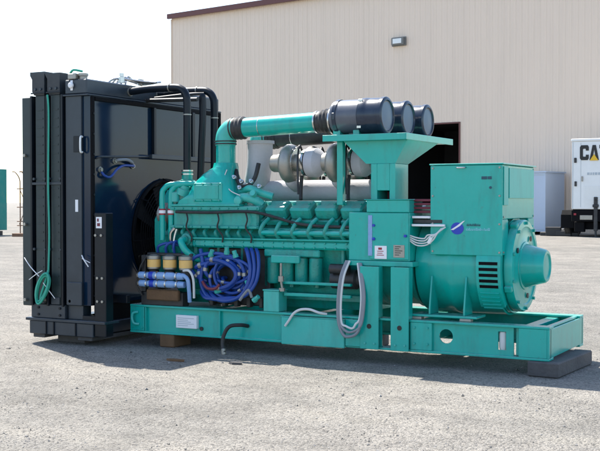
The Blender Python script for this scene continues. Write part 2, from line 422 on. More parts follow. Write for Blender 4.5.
mb = MB(); tbox(mb, TX0+.9, TX0+1.05, TY0-.06, TY0+.06, .25, 1.62); tbox(mb, TX0+.86, TX0+1.09, TY0-.10, TY0+.10, 1.2, 1.32); mb.cyl((TX0+.975, TY0, .02), (TX0+.975, TY0, .25), .045); mb.cyl((TX0+.975, TY0, 0.0), (TX0+.975, TY0, .03), .16)
mb.cyl((TX0+.975, TY0-.05, 1.5), (TX0+.975, TY0-.25, 1.5), .02)
build(mb, 'landing_jack', 'chassis', tr)
mb = MB()
for x, z0, z1 in ((TX0+.12, 2.05, 2.25),): mb.box(x, x+.09, TY0-.045, TY0-.003, z0, z1, .01)
mb.box(TX0+.1, TX0+.2, TY0-.04, TY0-.003, 3.0, 3.2, .01)
build(mb, 'hinge', 'chassis', tr)
mb = MB()
mb.box(TX0+.36, TX0+.368, TY0-.012, TY0-.002, 1.2, 3.8, .0); mb.box(TX0+.02, TX0+.05, TY0-.014, TY0-.002, 1.15, 3.84, .0)
build(mb, 'door_seam', 'grey_ink', tr)
mb = MB()
for k in range(9): mb.box(TX0+.5, TX1-.4, TY0-.014, TY0-.002, 1.35+.085*k, 1.375+.085*k, 0)
build(mb, 'louvre', 'white', tr)
mb = MB(); mb.box(TX0+.40, TX0+.46, TY0-.05, TY0-.003, 2.25, 2.45, .01); build(mb, 'handle', 'dull_steel', tr)
mb = MB(); mb.box(TX0+.35, TX0+.85, TY0-.05, TY0-.031, .40+.3, .88, .005); build(mb, 'marker_plate', 'dull_steel', tr)
# lettering CAT as solid shapes: heavy letters and the yellow triangle at the foot of the A
def letters(u0, z0, h, Y):
    w = h*.60; t = .02
    mb = MB()
    def poly(pts, ox):
        mb.prism([(u0+ox+p[0]*w, Y, z0+p[1]*h) for p in pts], (0, -t, 0))
    def quadstrip(outer, inner, ox):
        for i in range(len(outer)-1):
            poly([outer[i], outer[i+1], inner[i+1], inner[i]], ox)
    O = [(.98, .36), (.98, .12), (.86, 0), (.14, 0), (0, .13), (0, .87), (.14, 1), (.86, 1), (.98, .88), (.98, .64)]
    I = [(.66, .36), (.66, .27), (.62, .23), (.38, .23), (.33, .28), (.33, .72), (.38, .77), (.62, .77), (.66, .73), (.66, .64)]
    quadstrip(O, I, 0)
    ox = w*1.06
    quadstrip([(0, 0), (.34, 1), (.70, 1), (1.04, 0)], [(.30, 0), (.52, .72), (.52, .72), (.74, 0)], ox)
    ox = w*2.16
    poly([(0, 1), (0, .77), (.95, .77), (.95, 1)], ox); poly([(.32, .769), (.32, 0), (.63, 0), (.63, .769)], ox)
    build(mb, 'lettering', 'ink', tr)
    mb = MB(); ox = w*1.06
    mb.prism([(u0+ox+w*.05, Y-.022, z0-.03*h), (u0+ox+w*.52, Y-.022, z0+.40*h), (u0+ox+w*.99, Y-.022, z0-.03*h)], (0, -.012, 0))
    build(mb, 'triangle_emblem', 'yellow', tr)
letters(TX0+.33, 3.10, .60, TY0-.002)
mb = MB()
x = TX0+.62
while x < TX0+1.9:
    wd = random.uniform(.05, .11); mb.box(x, x+wd, TY0-.008, TY0-.002, 2.50, 2.60, 0); x += wd+.03
build(mb, 'small_print', 'grey_ink', tr)

# ================================================================== LEFT BACKGROUND
gc = thing('shipping_container', (-26.0, 25.3, 0), 'teal green corrugated steel container standing at the left behind the radiator', 'container')
mb = MB()
CX0, CX1, CY0, CY1 = -32.75, -26.75, 24.0, 26.4
def corr(mb, x0, x1, y, z0, z1, sgn):
    p = .28; g = []; x = x0; i = 0
    seq = [(0, 0), (.07, 0), (.14, .036), (.21, .036)]
    line = []
    k = 0
    while x0+k*p < x1:
        for dx, o in seq:
            if x0+k*p+dx < x1: line.append((x0+k*p+dx, o))
        k += 1
    line.append((x1, 0))
    V0 = [(mb.bm.verts.new((x, y+sgn*o, z0)), mb.bm.verts.new((x, y+sgn*o, z1))) for x, o in line]
    for a, b in zip(V0, V0[1:]): mb.bm.faces.new((a[0], b[0], b[1], a[1]))
corr(mb, CX0+.1, CX1-.1, CY0+.02, .32, 2.7, 1)
mb.box(CX0+.02, CX1-.04, CY0+.08, CY1-.02, .30, 2.72, 0)
build(mb, 'body', 'box_green', gc, sharp=25)
mb = MB()
for x in (CX0, CX1-.1): mb.box(x, x+.1, CY0-.01, CY0+.075, .16, 2.83, .01)
for z in (.17, 2.70): mb.box(CX0+.1, CX1-.1, CY0-.005, CY0+.075, z, z+.13, .01)
mb.box(CX1-.038, CX1-.0, CY0+.08, CY1, .2, 2.83, .01); mb.box(CX0, CX1-.04, CY0+.08, CY1, 2.725, 2.80, .01)
build(mb, 'frame', 'box_green', gc)
mb = MB()
for k in range(4): mb.box(CX0+.2+k*1.75, CX0+.6+k*1.75, CY0+.1, CY1-.1, -.02, .16, .01)
build(mb, 'skid', 'timber', gc)

pr = thing('pipe_rack', (-23.9, 24.8, 0), 'rusty steel rack of upright bars with bent tops beside the green container', 'rack')
mb = MB()
for k in range(4):
    x = -24.32+.21*k; y = 24.6+.18*(k % 2)
    mb.tube([(x, y, .1), (x, y, 1.9), (x-.03, y, 2.35), (x-.25, y, 2.62), (x-.5, y+.1, 2.66)], .022, 6)
build(mb, 'upright', 'rust', pr)
mb = MB()
for z in (.45, .62, 1.2, 1.95): mb.tube([(-24.45, 24.56, z), (-23.4, 24.56, z+.02)], .02, 6, smooth=False)
mb.tube([(-24.35, 24.58, .5), (-23.6, 24.58, 1.9)], .015, 6, smooth=False); mb.tube([(-23.55, 24.58, .5), (-24.3, 24.58, 1.9)], .015, 6, smooth=False)
build(mb, 'crossbar', 'rust', pr)
mb = MB(); mb.box(-24.5, -23.3, 24.3, 25.2, -.02, .14, .01); mb.box(-24.5, -23.3, 25.0, 25.1, .14, .6, .01); build(mb, 'skid', 'rust', pr)

# ================================================================== GENERATOR SET
G = thing('generator_set', (2.0, .57, .10), 'large teal industrial diesel generator set with black radiator on a steel skid frame', 'generator')
L_, W_ = 4.245, 1.135
# ---- base frame
mb = MB()
for (y0, y1, yw) in ((0, .13, .035), (W_-.13, W_, W_-.05)):
    mb.box(0, L_, y0, y1, .385, .405, .003); mb.box(0, L_, y0, y1, .125, .145, .003)
    if yw < .5:
        # web with the round lifting hole and the slot at the right end
        segs = [(0.0, 2.74), (2.848, 3.26), (3.42, 3.80), (3.87, 3.935), (3.985, L_)]
        for a, c in segs: mb.box(a, c, yw, yw+.015, .145, .385, 0)
        # plate around the round hole
        cx, cz, r = 3.34, .275, .062
        ca = [math.atan2(b_, a_) % (2*PI) for a_ in (-.08, .08) for b_ in (-.13, .11)]
        an = sorted([2*PI*i/24 for i in range(24)]+ca); n = len(an)
        ring = [(cx+r*math.cos(q), cz+r*math.sin(q)) for q in an]
        def edge(a):
            c, s_ = math.cos(a), math.sin(a); k = min(.08/abs(c) if abs(c) > 1e-6 else 9, (.11 if s_ > 0 else .13)/abs(s_) if abs(s_) > 1e-6 else 9)
            zz = cz+s_*k; return (cx+c*k, min(max(zz, .145), .385))
        oring = [edge(q) for q in an]
        for i in range(n):
            j = (i+1) % n
            mb.prism([(ring[i][0], yw, ring[i][1]), (ring[j][0], yw, ring[j][1]), (oring[j][0], yw, oring[j][1]), (oring[i][0], yw, oring[i][1])], (0, .015, 0))
        mb.box(3.80, 3.87, yw, yw+.015, .145, .19, 0); mb.box(3.80, 3.87, yw, yw+.015, .345, .385, 0)
    else: mb.box(0, L_, yw, yw+.015, .145, .385, 0)
mb.box(.0, .17, .003, .034, .146, .384, .003)                 # end stiffening plates, flush with the flange lip
mb.box(3.02, 3.22, .004, .034, .146, .384, .003); mb.box(3.986, L_-.02, .004, .034, .146, .384, .003)
for x in (.18, 1.05, 2.45): mb.box(x, x+.012, .006, .034, .146, .384, 0)
mb.box(L_-.02, L_-.0, .002, W_-.002, .146, .384, .002)        # end plates
mb.box(0.0, .02, .132, W_-.132, .126, .404, .003)
mb.box(L_-.06, L_-.022, .132, W_-.132, .386, .404, .003)
for x in (.9, 1.9, 2.9, 3.95): mb.box(x, x+.1, .052, W_-.052, .15, .38, .003)
for x in (.2,): mb.box(x, x+.6, .14, W_-.14, .36, .38, .003)
base = build(mb, 'base_frame', 'teal', G)
mb = MB(); mb.box(1.756, 2.40, -.035, .0, .118, .372, .006); mb.box(1.75, 2.406, -.037, .034, .372, .378, .002); build(mb, 'side_plate', 'teal_light', base)
mb = MB(); mb.box(2.404, 2.56, -.02, .0, .14, .38, .004); build(mb, 'gusset_plate', 'teal', base)
mb = MB(); mb.box(.56, .80, -.004, .034, .20, .325, .001); build(mb, 'label_plate', 'paper', base, label='white label plate on the frame')
lp = base.children[-1]; mb = MB()
for k in range(5): mb.box(.58, .70+.035*((k*5) % 3), -.0052, -.0041, .222+.018*k, .228+.018*k, 0)
build(mb, 'small_print', 'grey_ink', lp)
mb = MB(); mb.lathe((.835, .033, .20), (0, -1, 0), [(0, .02), (.008, .02)], 12)
build(mb, 'plug', 'rubber', base)
mb = MB(); mb.tube([(.10, .0, .33), (.06, -.03, .32), (.05, -.035, .27), (.07, -.03, .22), (.11, 0, .21)], .012, 8); build(mb, 'lifting_lug', 'teal_light', base)
mb = MB(); mb.lathe((3.835, .075, .19), (0, 0, 1), [(0, .03), (.02, .036), (.13, .036), (.15, .03)], 20); build(mb, 'pipe_stub', 'pale_hose', base)
mb = MB(); mb.box(1.545, 1.71, .0, .16, .406, .60, .006); mb.box(1.54, 1.715, -.004, .164, .60, .612, .002); build(mb, 'terminal_box', 'teal_light', base)
mb = MB(); mb.hexbolts([(3.06, .003, .2), (3.18, .003, .2), (3.06, .003, .34), (3.18, .003, .34), (.03, .002, .18), (.03, .002, .35), (.15, .002, .18)], (0, -1, 0), .011, .01); build(mb, 'bolt', 'teal', base)

# ---- alternator
AX, AY, AZ, AR = 3.0, .60, .868, .44
mb = MB()
mb.lathe((2.98, AY, AZ), (1, 0, 0), [(0, .40), (.02, AR-.01), (.30, AR), (.32, AR+.008), (.36, AR+.008), (.38, AR), (.76, AR), (.765, AR-.02), (.80, AR-.02)], 56)
alt = build(mb, 'alternator', 'teal', G)
mb = MB()
mb.lathe((3.775, AY, AZ), (1, 0, 0), [(-.02, .425), (.0, .40), (.02, .385), (.022, .405), (.075, .405), (.09, .395), (.095, .345), (.085, .335), (.085, .215), (.09, .205)], 56)
eb = build(mb, 'end_bracket', 'teal', alt)
mb = MB(); mb.lathe((3.91, AY, AZ), (1, 0, 0), [(-.06, .215), (-.04, .21), (-.035, .192), (.05, .168), (.135, .146), (.150, .134), (.152, .112), (.142, .105), (.144, .0)], 40); build(mb, 'bearing_cap', 'teal', alt)
mb = MB()
for i in range(10):
    a = 2*PI*(i+.5)/10; mb.lathe((3.868, AY+.375*math.cos(a), AZ+.375*math.sin(a)), (1, 0, 0), [(0, .015), (.018, .015)], 6)
for i in range(0):
    a = 2*PI*(i+.5)/8; mb.lathe((4.09, AY+.118*math.cos(a), AZ+.118*math.sin(a)), (1, 0, 0), [(0, .008), (.012, .008)], 6)
build(mb, 'bolt', 'teal', alt)
mb = MB()
for a in (-.35, .9, 2.1, 3.6): # cast lugs on the bracket rim
    mb.box(3.79, 3.86, AY+.40*math.cos(a)-.035, AY+.40*math.cos(a)+.035, AZ+.40*math.sin(a)-.03, AZ+.40*math.sin(a)+.03, .01, Matrix.Rotation(a, 3, 'X'))
build(mb, 'lug', 'teal', alt)
mb = MB(); mb.box(3.165, 3.80, .135, 1.08, 1.28, 1.745, .008)
mb.box(3.165, 3.80, .135, .30, .975, 1.279, .006); mb.box(3.165, 3.80, .90, 1.08, .975, 1.279, .006)
cab = build(mb, 'terminal_box', 'teal', alt)
mb = MB(); mb.box(3.15, 3.815, .115, 1.10, 1.746, 1.758, .003); build(mb, 'lid', 'teal', alt)
mb = MB(); mb.box(3.158, 3.803, .126, .1345, .972, 1.742, .003); pn = build(mb, 'front_panel', 'teal', alt)
mb = MB()
for x in (3.18, 3.78):
    for z in (1.0, 1.24, 1.48, 1.72): mb.lathe((x, .126, z), (0, -1, 0), [(0, .009), (.006, .009), (.007, .004)], 10)
for z in (1.0, 1.3, 1.6, 1.72):
    for y in (.17, 1.05): mb.lathe((3.80, y, z), (1, 0, 0), [(0, .009), (.006, .009), (.007, .004)], 10)
build(mb, 'screw', 'dull_steel', alt)
mb = MB(); mb.box(3.803, 3.812, .30, 1.03, 1.46, 1.72, .002); mb.box(3.8005, 3.809, .16, .28, 1.40, 1.73, .002); build(mb, 'end_panel', 'teal_light', alt)
mb = MB(); mb.tube([(3.40, .124, 1.725), (3.41, .105, 1.722), (3.47, .105, 1.722), (3.48, .124, 1.725)], .006, 6); build(mb, 'handle', 'steel', alt)
mb = MB()
for a in (-1.35, 2.6, 1.0): mb.lathe((3.866, AY+.275*math.cos(a), AZ+.275*math.sin(a)), (1, 0, 0), [(0, .024), (.006, .024)], 12)
build(mb, 'plug', 'chassis', alt)
# printed mark: blue disc crossed by a pale slash, one dark and one pale line of illegible small print
mb = MB()
mb.prism([(3.405+.058*math.cos(2*PI*i/28), .1255, 1.20+.052*math.sin(2*PI*i/28)) for i in range(28)], (0, -.002, 0)); lg = build(mb, 'emblem', 'logo_blue', pn)
mb = MB(); mb.prism([(3.345, .1234, 1.188), (3.37, .1234, 1.186), (3.43, .1234, 1.222), (3.475, .1234, 1.268), (3.455, .1234, 1.262), (3.40, .1234, 1.222)], (0, -.002, 0)); build(mb, 'slash', 'paper', pn)
mb = MB(); x = 3.49
while x < 3.61: w = random.uniform(.003, .006); mb.box(x, x+w, .1235, .1255, 1.222, random.choice((1.238, 1.243)), 0); mb.box(x, x+w+.005*(random.random() < .5), .1232, .1234, 1.222, 1.227, 0); x += w+random.uniform(.003, .006)
build(mb, 'small_print', 'logo_dark', pn)
mb = MB(); x = 3.485
while x < 3.70: w = random.uniform(.003, .007); mb.box(x, x+w, .1235, .1255, 1.183, random.choice((1.200, 1.207)), 0); mb.box(x, x+w+.006*(random.random() < .6), .1232, .1234, 1.183, 1.189, 0); x += w+random.uniform(.003, .006)
build(mb, 'small_print', 'logo_pale', pn)
mb = MB()
for k, (x, w) in enumerate(((3.62, .05), (3.675, .035))): mb.box(x, x+w, .1235, .1255, 1.62, 1.645, 0)
mb.lathe((3.70, .126, 1.55), (0, -1, 0), [(0, .012), (.003, .012)], 12); build(mb, 'rating_mark', 'logo_dark', pn)
# louvred air vent hood on the barrel
mb = MB()
def arcp(r, a): a = math.radians(a); return (AY+r*math.cos(a), AZ+r*math.sin(a))
pr_ = [arcp(.482, a) for a in range(166, 232, 6)]+[arcp(.43, a) for a in range(228, 160, -6)]
mb.prism([(3.575, y, z) for y, z in pr_], (.215, 0, 0)); vt = build(mb, 'vent_hood', 'teal', alt)
mb = MB()
for k in range(5):
    a = 174+k*6.0; q = [arcp(.4835, a), arcp(.4835, a+3.2), arcp(.470, a+3.2), arcp(.470, a)]
    mb.prism([(3.60, y, z) for y, z in q], (.165, 0, 0))
build(mb, 'louvre', 'matte_black', vt)
mb = MB()
for k in range(5):
    a = 206+k*5.0; q = [arcp(.4835, a), arcp(.489, a+.3), arcp(.489, a+1.6), arcp(.4835, a+2.4)]
    mb.prism([(3.60, y, z) for y, z in q], (.165, 0, 0))
build(mb, 'rib', 'teal', vt)
mb = MB()
for x in (3.155, 3.47): # foot gussets
    mb.prism([(x, .10, .452), (x, .10, .50), (x, .155, .78), (x, .23, .78), (x, .30, .452)], (.014, 0, 0)); mb.prism([(x, 1.10, .452), (x, 1.10, .50), (x, 1.045, .78), (x, .97, .78), (x, .90, .452)], (.014, 0, 0))
build(mb, 'gusset', 'teal', alt)
mb = MB(); mb.box(3.0, 3.60, .07, .31, .430, .450, .004); mb.box(3.0, 3.60, .89, 1.13, .430, .450, .004); build(mb, 'foot', 'teal', alt)
mb = MB()
for x in (3.05, 3.50): mb.box(x-.05, x+.05, .06, .13, .406, .429, .003)
build(mb, 'shim', 'dull_steel', alt)

# ---- engine
mb = MB()
# block cross-section (Y,Z) swept along X
sec = [(.36, .55), (.30, .80), (.22, .98), (.17, 1.10), (.36, 1.30), (.52, 1.30), (.68, 1.30), (.84, 1.30), (1.03, 1.10), (.98, .98), (.90, .80), (.84, .55)]
mb.prism([(.30, y, z) for y, z in sec], (2.25, 0, 0))
for k in range(8): mb.box(.36+.27*k, .40+.27*k, .20, 1.0, .62, 1.06, .008)
eng = build(mb, 'engine_block', 'teal_cast', G)
mb = MB(); mb.prism([(.34, y, z) for y, z in ((.40, .42), (.34, .55), (.86, .55), (.80, .42))], (2.15, 0, 0)); mb.box(.5, 2.4, .31, .345, .50, .56, .004); mb.box(.5, 2.4, .855, .89, .50, .56, .004); build(mb, 'oil_pan', 'teal_cast', eng)
mb = MB(); mb.lathe((2.52, .6, .94), (1, 0, 0), [(0, .44), (.02, .475), (.10, .475), (.12, .45), (.40, .45), (.42, .47), (.455, .47)], 48); build(mb, 'flywheel_housing', 'teal_cast', eng)
mb = MB(); mb.prism([(.16, y, z) for y, z in ((.30, .60), (.20, 1.0), (.20, 1.25), (.42, 1.55), (.78, 1.55), (1.0, 1.25), (1.0, 1.0), (.90, .60))], (.138, 0, 0)); build(mb, 'gear_cover', 'teal_cast', eng)
# rocker covers on both banks
for side in (-1, 1):
    for k in range(8):
        x = .42+.265*k
        mb = MB(); mb.box(x, x+.22, -.085, .085, 0, .12, .018); mb.box(x-.008, x+.228, -.10, .10, -.05, -.001, .004)
        mb.hexbolts([(x+.03, 0, .12), (x+.19, 0, .12)], (0, 0, 1), .014, .018)
        bmesh.ops.rotate(mb.bm, verts=mb.bm.verts, cent=(0, 0, 0), matrix=Matrix.Rotation(side*-.52, 3, 'X'))
        bmesh.ops.translate(mb.bm, verts=mb.bm.verts, vec=(0, .6+side*.35, 1.30))
        build(mb, 'rocker_cover', 'teal_cast', eng)
# long near-side charge air housing over the front cylinders
mb = MB()
def beamY(y0, y1, z0, z1, x0, x1, bev=.02): mb.box(x0, x1, y0, y1, z0, z1, bev)
beamY(.115, .40, 1.17, 1.385, .44, 1.42); beamY(.095, .13, 1.345, 1.385, .42, 1.44, .006); beamY(.095, .13, 1.17, 1.20, .42, 1.44, .006)
beamY(.80, 1.08, 1.17, 1.385, .44, 1.42)
build(mb, 'charge_air_housing', 'teal_cast', eng)
mb = MB(); mb.hexbolts([(.47+.105*i, .095, z) for i in range(10) for z in (1.365, 1.185)], (0, -1, 0), .010, .010); build(mb, 'bolt', 'teal_cast', eng)
mb = MB(); mb.box(.66, 2.45, .12, .30, .985, 1.065, .018); mb.box(.64, 2.47, .105, .30, 1.066, 1.082, .003); mb.box(.66, 2.45, .90, 1.08, .985, 1.065, .018); build(mb, 'water_manifold', 'teal', eng)
mb = MB()
for k in range(7): mb.tube([(.55+.13*k, .16, 1.165), (.55+.13*k, .12, 1.13), (.56+.13*k, .15, 1.085)], .018, 8)
build(mb, 'drain_elbow', 'teal_cast', eng)
# flared plenum carrying the vertical intake pipe
mb = MB()
def rect(x0, x1, y0, y1, z): return [(x0, y0, z), (x1, y0, z), (x1, y1, z), (x0, y1, z)]
def rr(x0, x1, y0, y1, z, c=.03): return [(x0+c, y0, z), (x1-c, y0, z), (x1, y0+c, z), (x1, y1-c, z), (x1-c, y1, z), (x0+c, y1, z), (x0, y1-c, z), (x0, y0+c, z)]
def rc(cx, cy, r, z): return [(cx+r*math.cos(-PI*5/8+PI/4*i), cy+r*math.sin(-PI*5/8+PI/4*i), z) for i in range(8)]
mb.loft([rr(.47, 1.20, .105, .45, 1.386), rr(.50, 1.19, .10, .45, 1.44), rr(.60, 1.13, .10, .45, 1.50, .05), rr(.66, 1.09, .105, .44, 1.60, .05), rr(.74, 1.06, .13, .43, 1.70, .07), rc(.945, .30, .128, 1.765), rc(.945, .30, .118, 1.81)])
build(mb, 'intake_plenum', 'teal', eng, sharp=50)
mb = MB(); mb.box(.44, 1.23, .085, .47, 1.3865, 1.405, .003)
build(mb, 'plenum_flange', 'teal', eng)
mb = MB(); mb.box(.70, 1.03, .088, .12, 1.43, 1.615, .012); mb.box(.735, .995, .080, .0885, 1.455, 1.59, .004); build(mb, 'cover_plate', 'teal', eng)
mb = MB(); mb.hexbolts([(.72+.095*i, .088, z) for i in range(4) for z in (1.443, 1.602)]+[(.47+.12*i, .10, 1.405) for i in range(0)], (0, -1, 0), .010, .010); build(mb, 'bolt', 'teal_cast', eng)
mb = MB(); mb.lathe((.50, .20, 1.50), (.4, 0, 1), [(0, .07), (.06, .07), (.065, .05), (.10, .05)], 18); mb.lathe((.44, .16, 1.43), (0, 0, 1), [(0, .05), (.09, .05), (.10, .03)], 16); build(mb, 'water_outlet', 'teal_light', eng)
mb = MB(); mb.tube([(1.10, .20, 1.42), (1.22, .17, 1.47), (1.34, .18, 1.45), (1.40, .22, 1.40)], .045, 12)
mb.tube([(1.13, .26, 1.52), (1.26, .22, 1.56), (1.38, .22, 1.52), (1.5, .26, 1.48)], .035, 12)
mb.lathe((1.2, .13, 1.44), (0, -1, 0), [(0, .04), (.03, .04), (.035, .025)], 14); mb.lathe((1.36, .15, 1.50), (0, -1, .4), [(0, .03), (.04, .03)], 12)
build(mb, 'crossover_pipe', 'teal_light', eng)
mb = MB()
for (x, z) in ((1.12, 1.66), (1.2, 1.62), (1.31, 1.62), (1.40, 1.57), (1.18, 1.56)): mb.lathe((x, .19, z), (.2, -1, .3), [(0, .02), (.03, .02), (.031, .012), (.06, .012)], 8)
build(mb, 'fitting', 'steel', eng)
# coolant tubes at the front end
for dx, dy in ((0, 0), (.085, .03)):
    mb = MB(); mb.tube([(.325+dx, .10+dy, 1.05), (.325+dx, .10+dy, 1.25), (.325+dx, .10+dy, 1.50), (.345+dx, .11+dy, 1.56), (.41+dx, .13+dy, 1.60), (.60+dx, .20+dy, 1.61), (.70+dx, .26+dy, 1.60)], .028, 12)
    tb = build(mb, 'coolant_tube', 'teal', eng)
    mb = MB(); mb.cyl((.325+dx, .10+dy, 1.30), (.325+dx, .10+dy, 1.36), .033); build(mb, 'red_band', 'red', tb)
    mb = MB(); mb.cyl((.325+dx, .10+dy, 1.315), (.325+dx, .10+dy, 1.345), .0345); build(mb, 'white_band', 'paper', tb)
mb = MB(); mb.tube([(.42, .11, 1.04), (.43, .10, 1.12), (.47, .11, 1.17)], .018, 8); mb.tube([(.47, .08, .96), (.48, .09, 1.08), (.50, .10, 1.16)], .016, 8); build(mb, 'drain_tube', 'steel', eng)
# thermostat housings under the two radiator hoses
for y in (.35, .85):
    mb = MB(); mb.box(.34, .60, y-.09, y+.09, 1.5, 1.64, .03); mb.lathe((.455, y, 1.63), (0, 0, 1), [(0, .075), (.02, .075), (.025, .055), (.10, .055)], 20); build(mb, 'thermostat_housing', 'teal_cast', eng)
    mb = MB()
    for z in (1.70, 1.735): mb.lathe((.455, y, z), (0, 0, 1), [(0, .056), (0, .062), (.014, .062), (.014, .056)], 20)
    build(mb, 'hose_clamp', 'steel', eng)
# wrapped exhaust and turbochargers in the vee
mb = MB(); mb.tube([(1.15, .55, 1.62), (1.2, .52, 1.80), (1.22, .50, 2.02)], .125, 18); mb.lathe((1.22, .50, 2.0), (0, 0, 1), [(0, .14), (.03, .14)], 24); build(mb, 'exhaust_riser', 'wrap', eng)
mb = MB(); mb.tube([(.75, .6, 1.52), (1.5, .6, 1.54), (2.4, .6, 1.54)], .10, 16, smooth=False); build(mb, 'exhaust_manifold', 'wrap', eng)
for x, y in ((1.62, .40), (1.62, .86), (2.12, .40), (2.12, .86)):
    mb = MB(); n = 22
    mb.tube([(x, y+.125*math.cos(t), 1.80+.125*math.sin(t)) for t in [i*2*PI/n*.98-1.2 for i in range(n)]], lambda t: .045+.03*t, 14)
    mb.lathe((x-.20, y, 1.80), (1, 0, 0), [(0, .075), (.02, .085), (.06, .085), (.10, .10), (.24, .115), (.25, .125), (.265, .125), (.27, .085), (.36, .085), (.365, .12), (.385, .12), (.39, .10), (.46, .095)], 26)
    tu = build(mb, 'turbocharger', 'dull_steel', eng)
    mb = MB(); mb.hexbolts([(x+.062, y+.142*math.cos(a*PI/6), 1.80+.142*math.sin(a*PI/6)) for a in range(12)], (-1, 0, 0), .009, .02); build(mb, 'bolt', 'steel', tu)
    mb = MB(); mb.tube([(x+.12, y, 1.68), (x+.12, y-.02, 1.55), (x+.14, y-.06, 1.45)], .018, 8); mb.tube([(x+.12, y, 1.92), (x+.12, y-.05, 1.96), (x+.16, y-.16, 1.80), (x+.2, y-.22, 1.5)], .010, 8); build(mb, 'oil_line', 'rubber', tu)
    mb = MB(); mb.lathe((x+.05, y, 1.80), (1, 0, 0), [(0, .124), (0, .136), (.022, .136), (.022, .124)], 26); mb.lathe((x+.163, y, 1.80), (1, 0, 0), [(0, .118), (0, .131), (.022, .131), (.022, .118)], 26); build(mb, 'vee_clamp', 'steel', tu)
    mb = MB(); mb.lathe((x+.19, y, 1.80), (1, 0, 0), [(0, .10), (.01, .135), (.10, .14), (.13, .12), (.17, .085)], 24); build(mb, 'turbine_blanket', 'wrap', tu)
    mb = MB(); mb.tube([(x, y+.0, 1.70), (x, y, 1.62), (x, .6, 1.55)], .055, 12); build(mb, 'turbo_neck', 'wrap', tu)
mb = MB(); mb.tube([(1.06, .30, 1.74), (1.14, .24, 1.60), (1.24, .22, 1.58), (1.30, .26, 1.66), (1.32, .3, 1.8)], .022, 10); build(mb, 'breather_hose', 'rubber', eng)
mb = MB(); mb.tube([(1.04, .17, 1.74), (1.02, .15, 1.64), (1.10, .13, 1.54), (1.22, .12, 1.49)], .005, 6); build(mb, 'cable', 'pale_hose', eng)
mb = MB(); mb.tube([(.50, .085, 1.33), (.9, .08, 1.325), (1.4, .085, 1.33), (1.9, .10, 1.22), (2.4, .10, 1.20)], .014, 8); build(mb, 'wiring_loom', 'rubber', eng)
for x in (.62, .98, 1.3):
    mb = MB(); mb.tube([(x, .085, 1.33), (x+.03, .07, 1.26), (x+.01, .075, 1.18), (x+.06, .09, 1.10), (x+.05, .10, 1.04)], .008, 6); build(mb, 'sensor_wire', 'rubber', eng)
mb = MB(); mb.hexbolts([(.70+.11*i, .12, z) for i in range(16) for z in (1.005, 1.045)], (0, -1, 0), .009, .010); build(mb, 'bolt', 'teal_cast', eng)
for k in range(6):
    x = 1.47+.17*k
    mb = MB(); mb.tube([(x, .14, 1.08), (x-.01, .09, 1.14), (x+.02, .10, 1.22), (x+.05, .15, 1.27)], .020, 10); build(mb, 'injector_pipe', 'teal_cast', eng)
mb = MB(); mb.tube([(1.45, .10, 1.14), (1.9, .10, 1.14), (2.45, .10, 1.14)], .024, 10, smooth=False); mb.box(1.44, 2.46, .14, .19, 1.10, 1.18, .008); build(mb, 'fuel_rail', 'teal', eng)
mb = MB(); mb.box(.52, .66, .13, .30, .98, 1.14, .02); mb.lathe((.60, .13, 1.06), (0, -1, 0), [(0, .06), (.02, .06), (.025, .04), (.06, .04)], 18); build(mb, 'water_pump', 'teal_cast', eng)
mb = MB(); mb.tube([(.60, .07, 1.06), (.60, .03, 1.04), (.64, .04, .96), (.72, .10, .88), (.80, .16, .86)], .034, 12); build(mb, 'bypass_pipe', 'teal', eng)
mb = MB(); mb.lathe((.20, .30, 1.30), (1, 0, 0), [(-.02, .10), (0, .12), (.10, .12), (.12, .10), (.2, .10)], 22); build(mb, 'charging_alternator', 'dull_steel', eng)
mb = MB(); mb.lathe((.10, .60, .95), (1, 0, 0), [(0, .16), (.01, .18), (.03, .17), (.05, .18), (.06, .16)], 30); mb.lathe((.10, .60, 1.35), (1, 0, 0), [(0, .11), (.01, .13), (.03, .12), (.05, .13), (.06, .11)], 26); build(mb, 'pulley', 'dull_steel', eng)
# starter, oil filters and small bits on the rear of the near side
for x in (1.55, 1.70, 1.85, 2.0):
    mb = MB(); mb.lathe((x, .19, .66), (0, 0, 1), [(0, .05), (.02, .062), (.24, .062), (.25, .05)], 22)
    f_ = build(mb, 'oil_filter', 'teal_cast', eng)
mb = MB(); mb.box(1.48, 2.07, .12, .28, .915, .983, .01); build(mb, 'filter_head', 'teal_cast', eng)
mb = MB(); mb.lathe((2.16, .20, .72), (1, 0, 0), [(0, .05), (.02, .09), (.26, .09), (.28, .07), (.36, .07)], 24); mb.lathe((2.2, .10, .82), (1, 0, 0), [(0, .045), (.18, .045)], 16); build(mb, 'starter_motor', 'chassis', eng)
mb = MB(); mb.box(1.73, 2.42, .06, .10, .555, .585, .004); mb.box(1.73, 2.42, .06, .10, .665, .69, .004); build(mb, 'bracket_rail', 'teal', eng)
mb = MB(); mb.tube([(1.72, .03, .86), (1.72, .03, .70), (1.735, .03, .62)], .012, 8); mb.lathe((1.72, .03, .69), (0, 0, 1), [(0, .028), (.05, .028)], 10); mb.lathe((1.73, .03, .60), (0, 0, 1), [(0, .03), (.03, .03)], 10); build(mb, 'drain_valve', 'dull_steel', eng)
mb = MB(); mb.box(1.60, 1.90, .045, .075, .86, .93, .006); build(mb, 'valve_bracket', 'teal', eng)
mb = MB()
for k in range(5): mb.box(.86+.14*k, .90+.14*k, .13, .20, .42, .52, .006)
build(mb, 'engine_foot', 'chassis', eng)
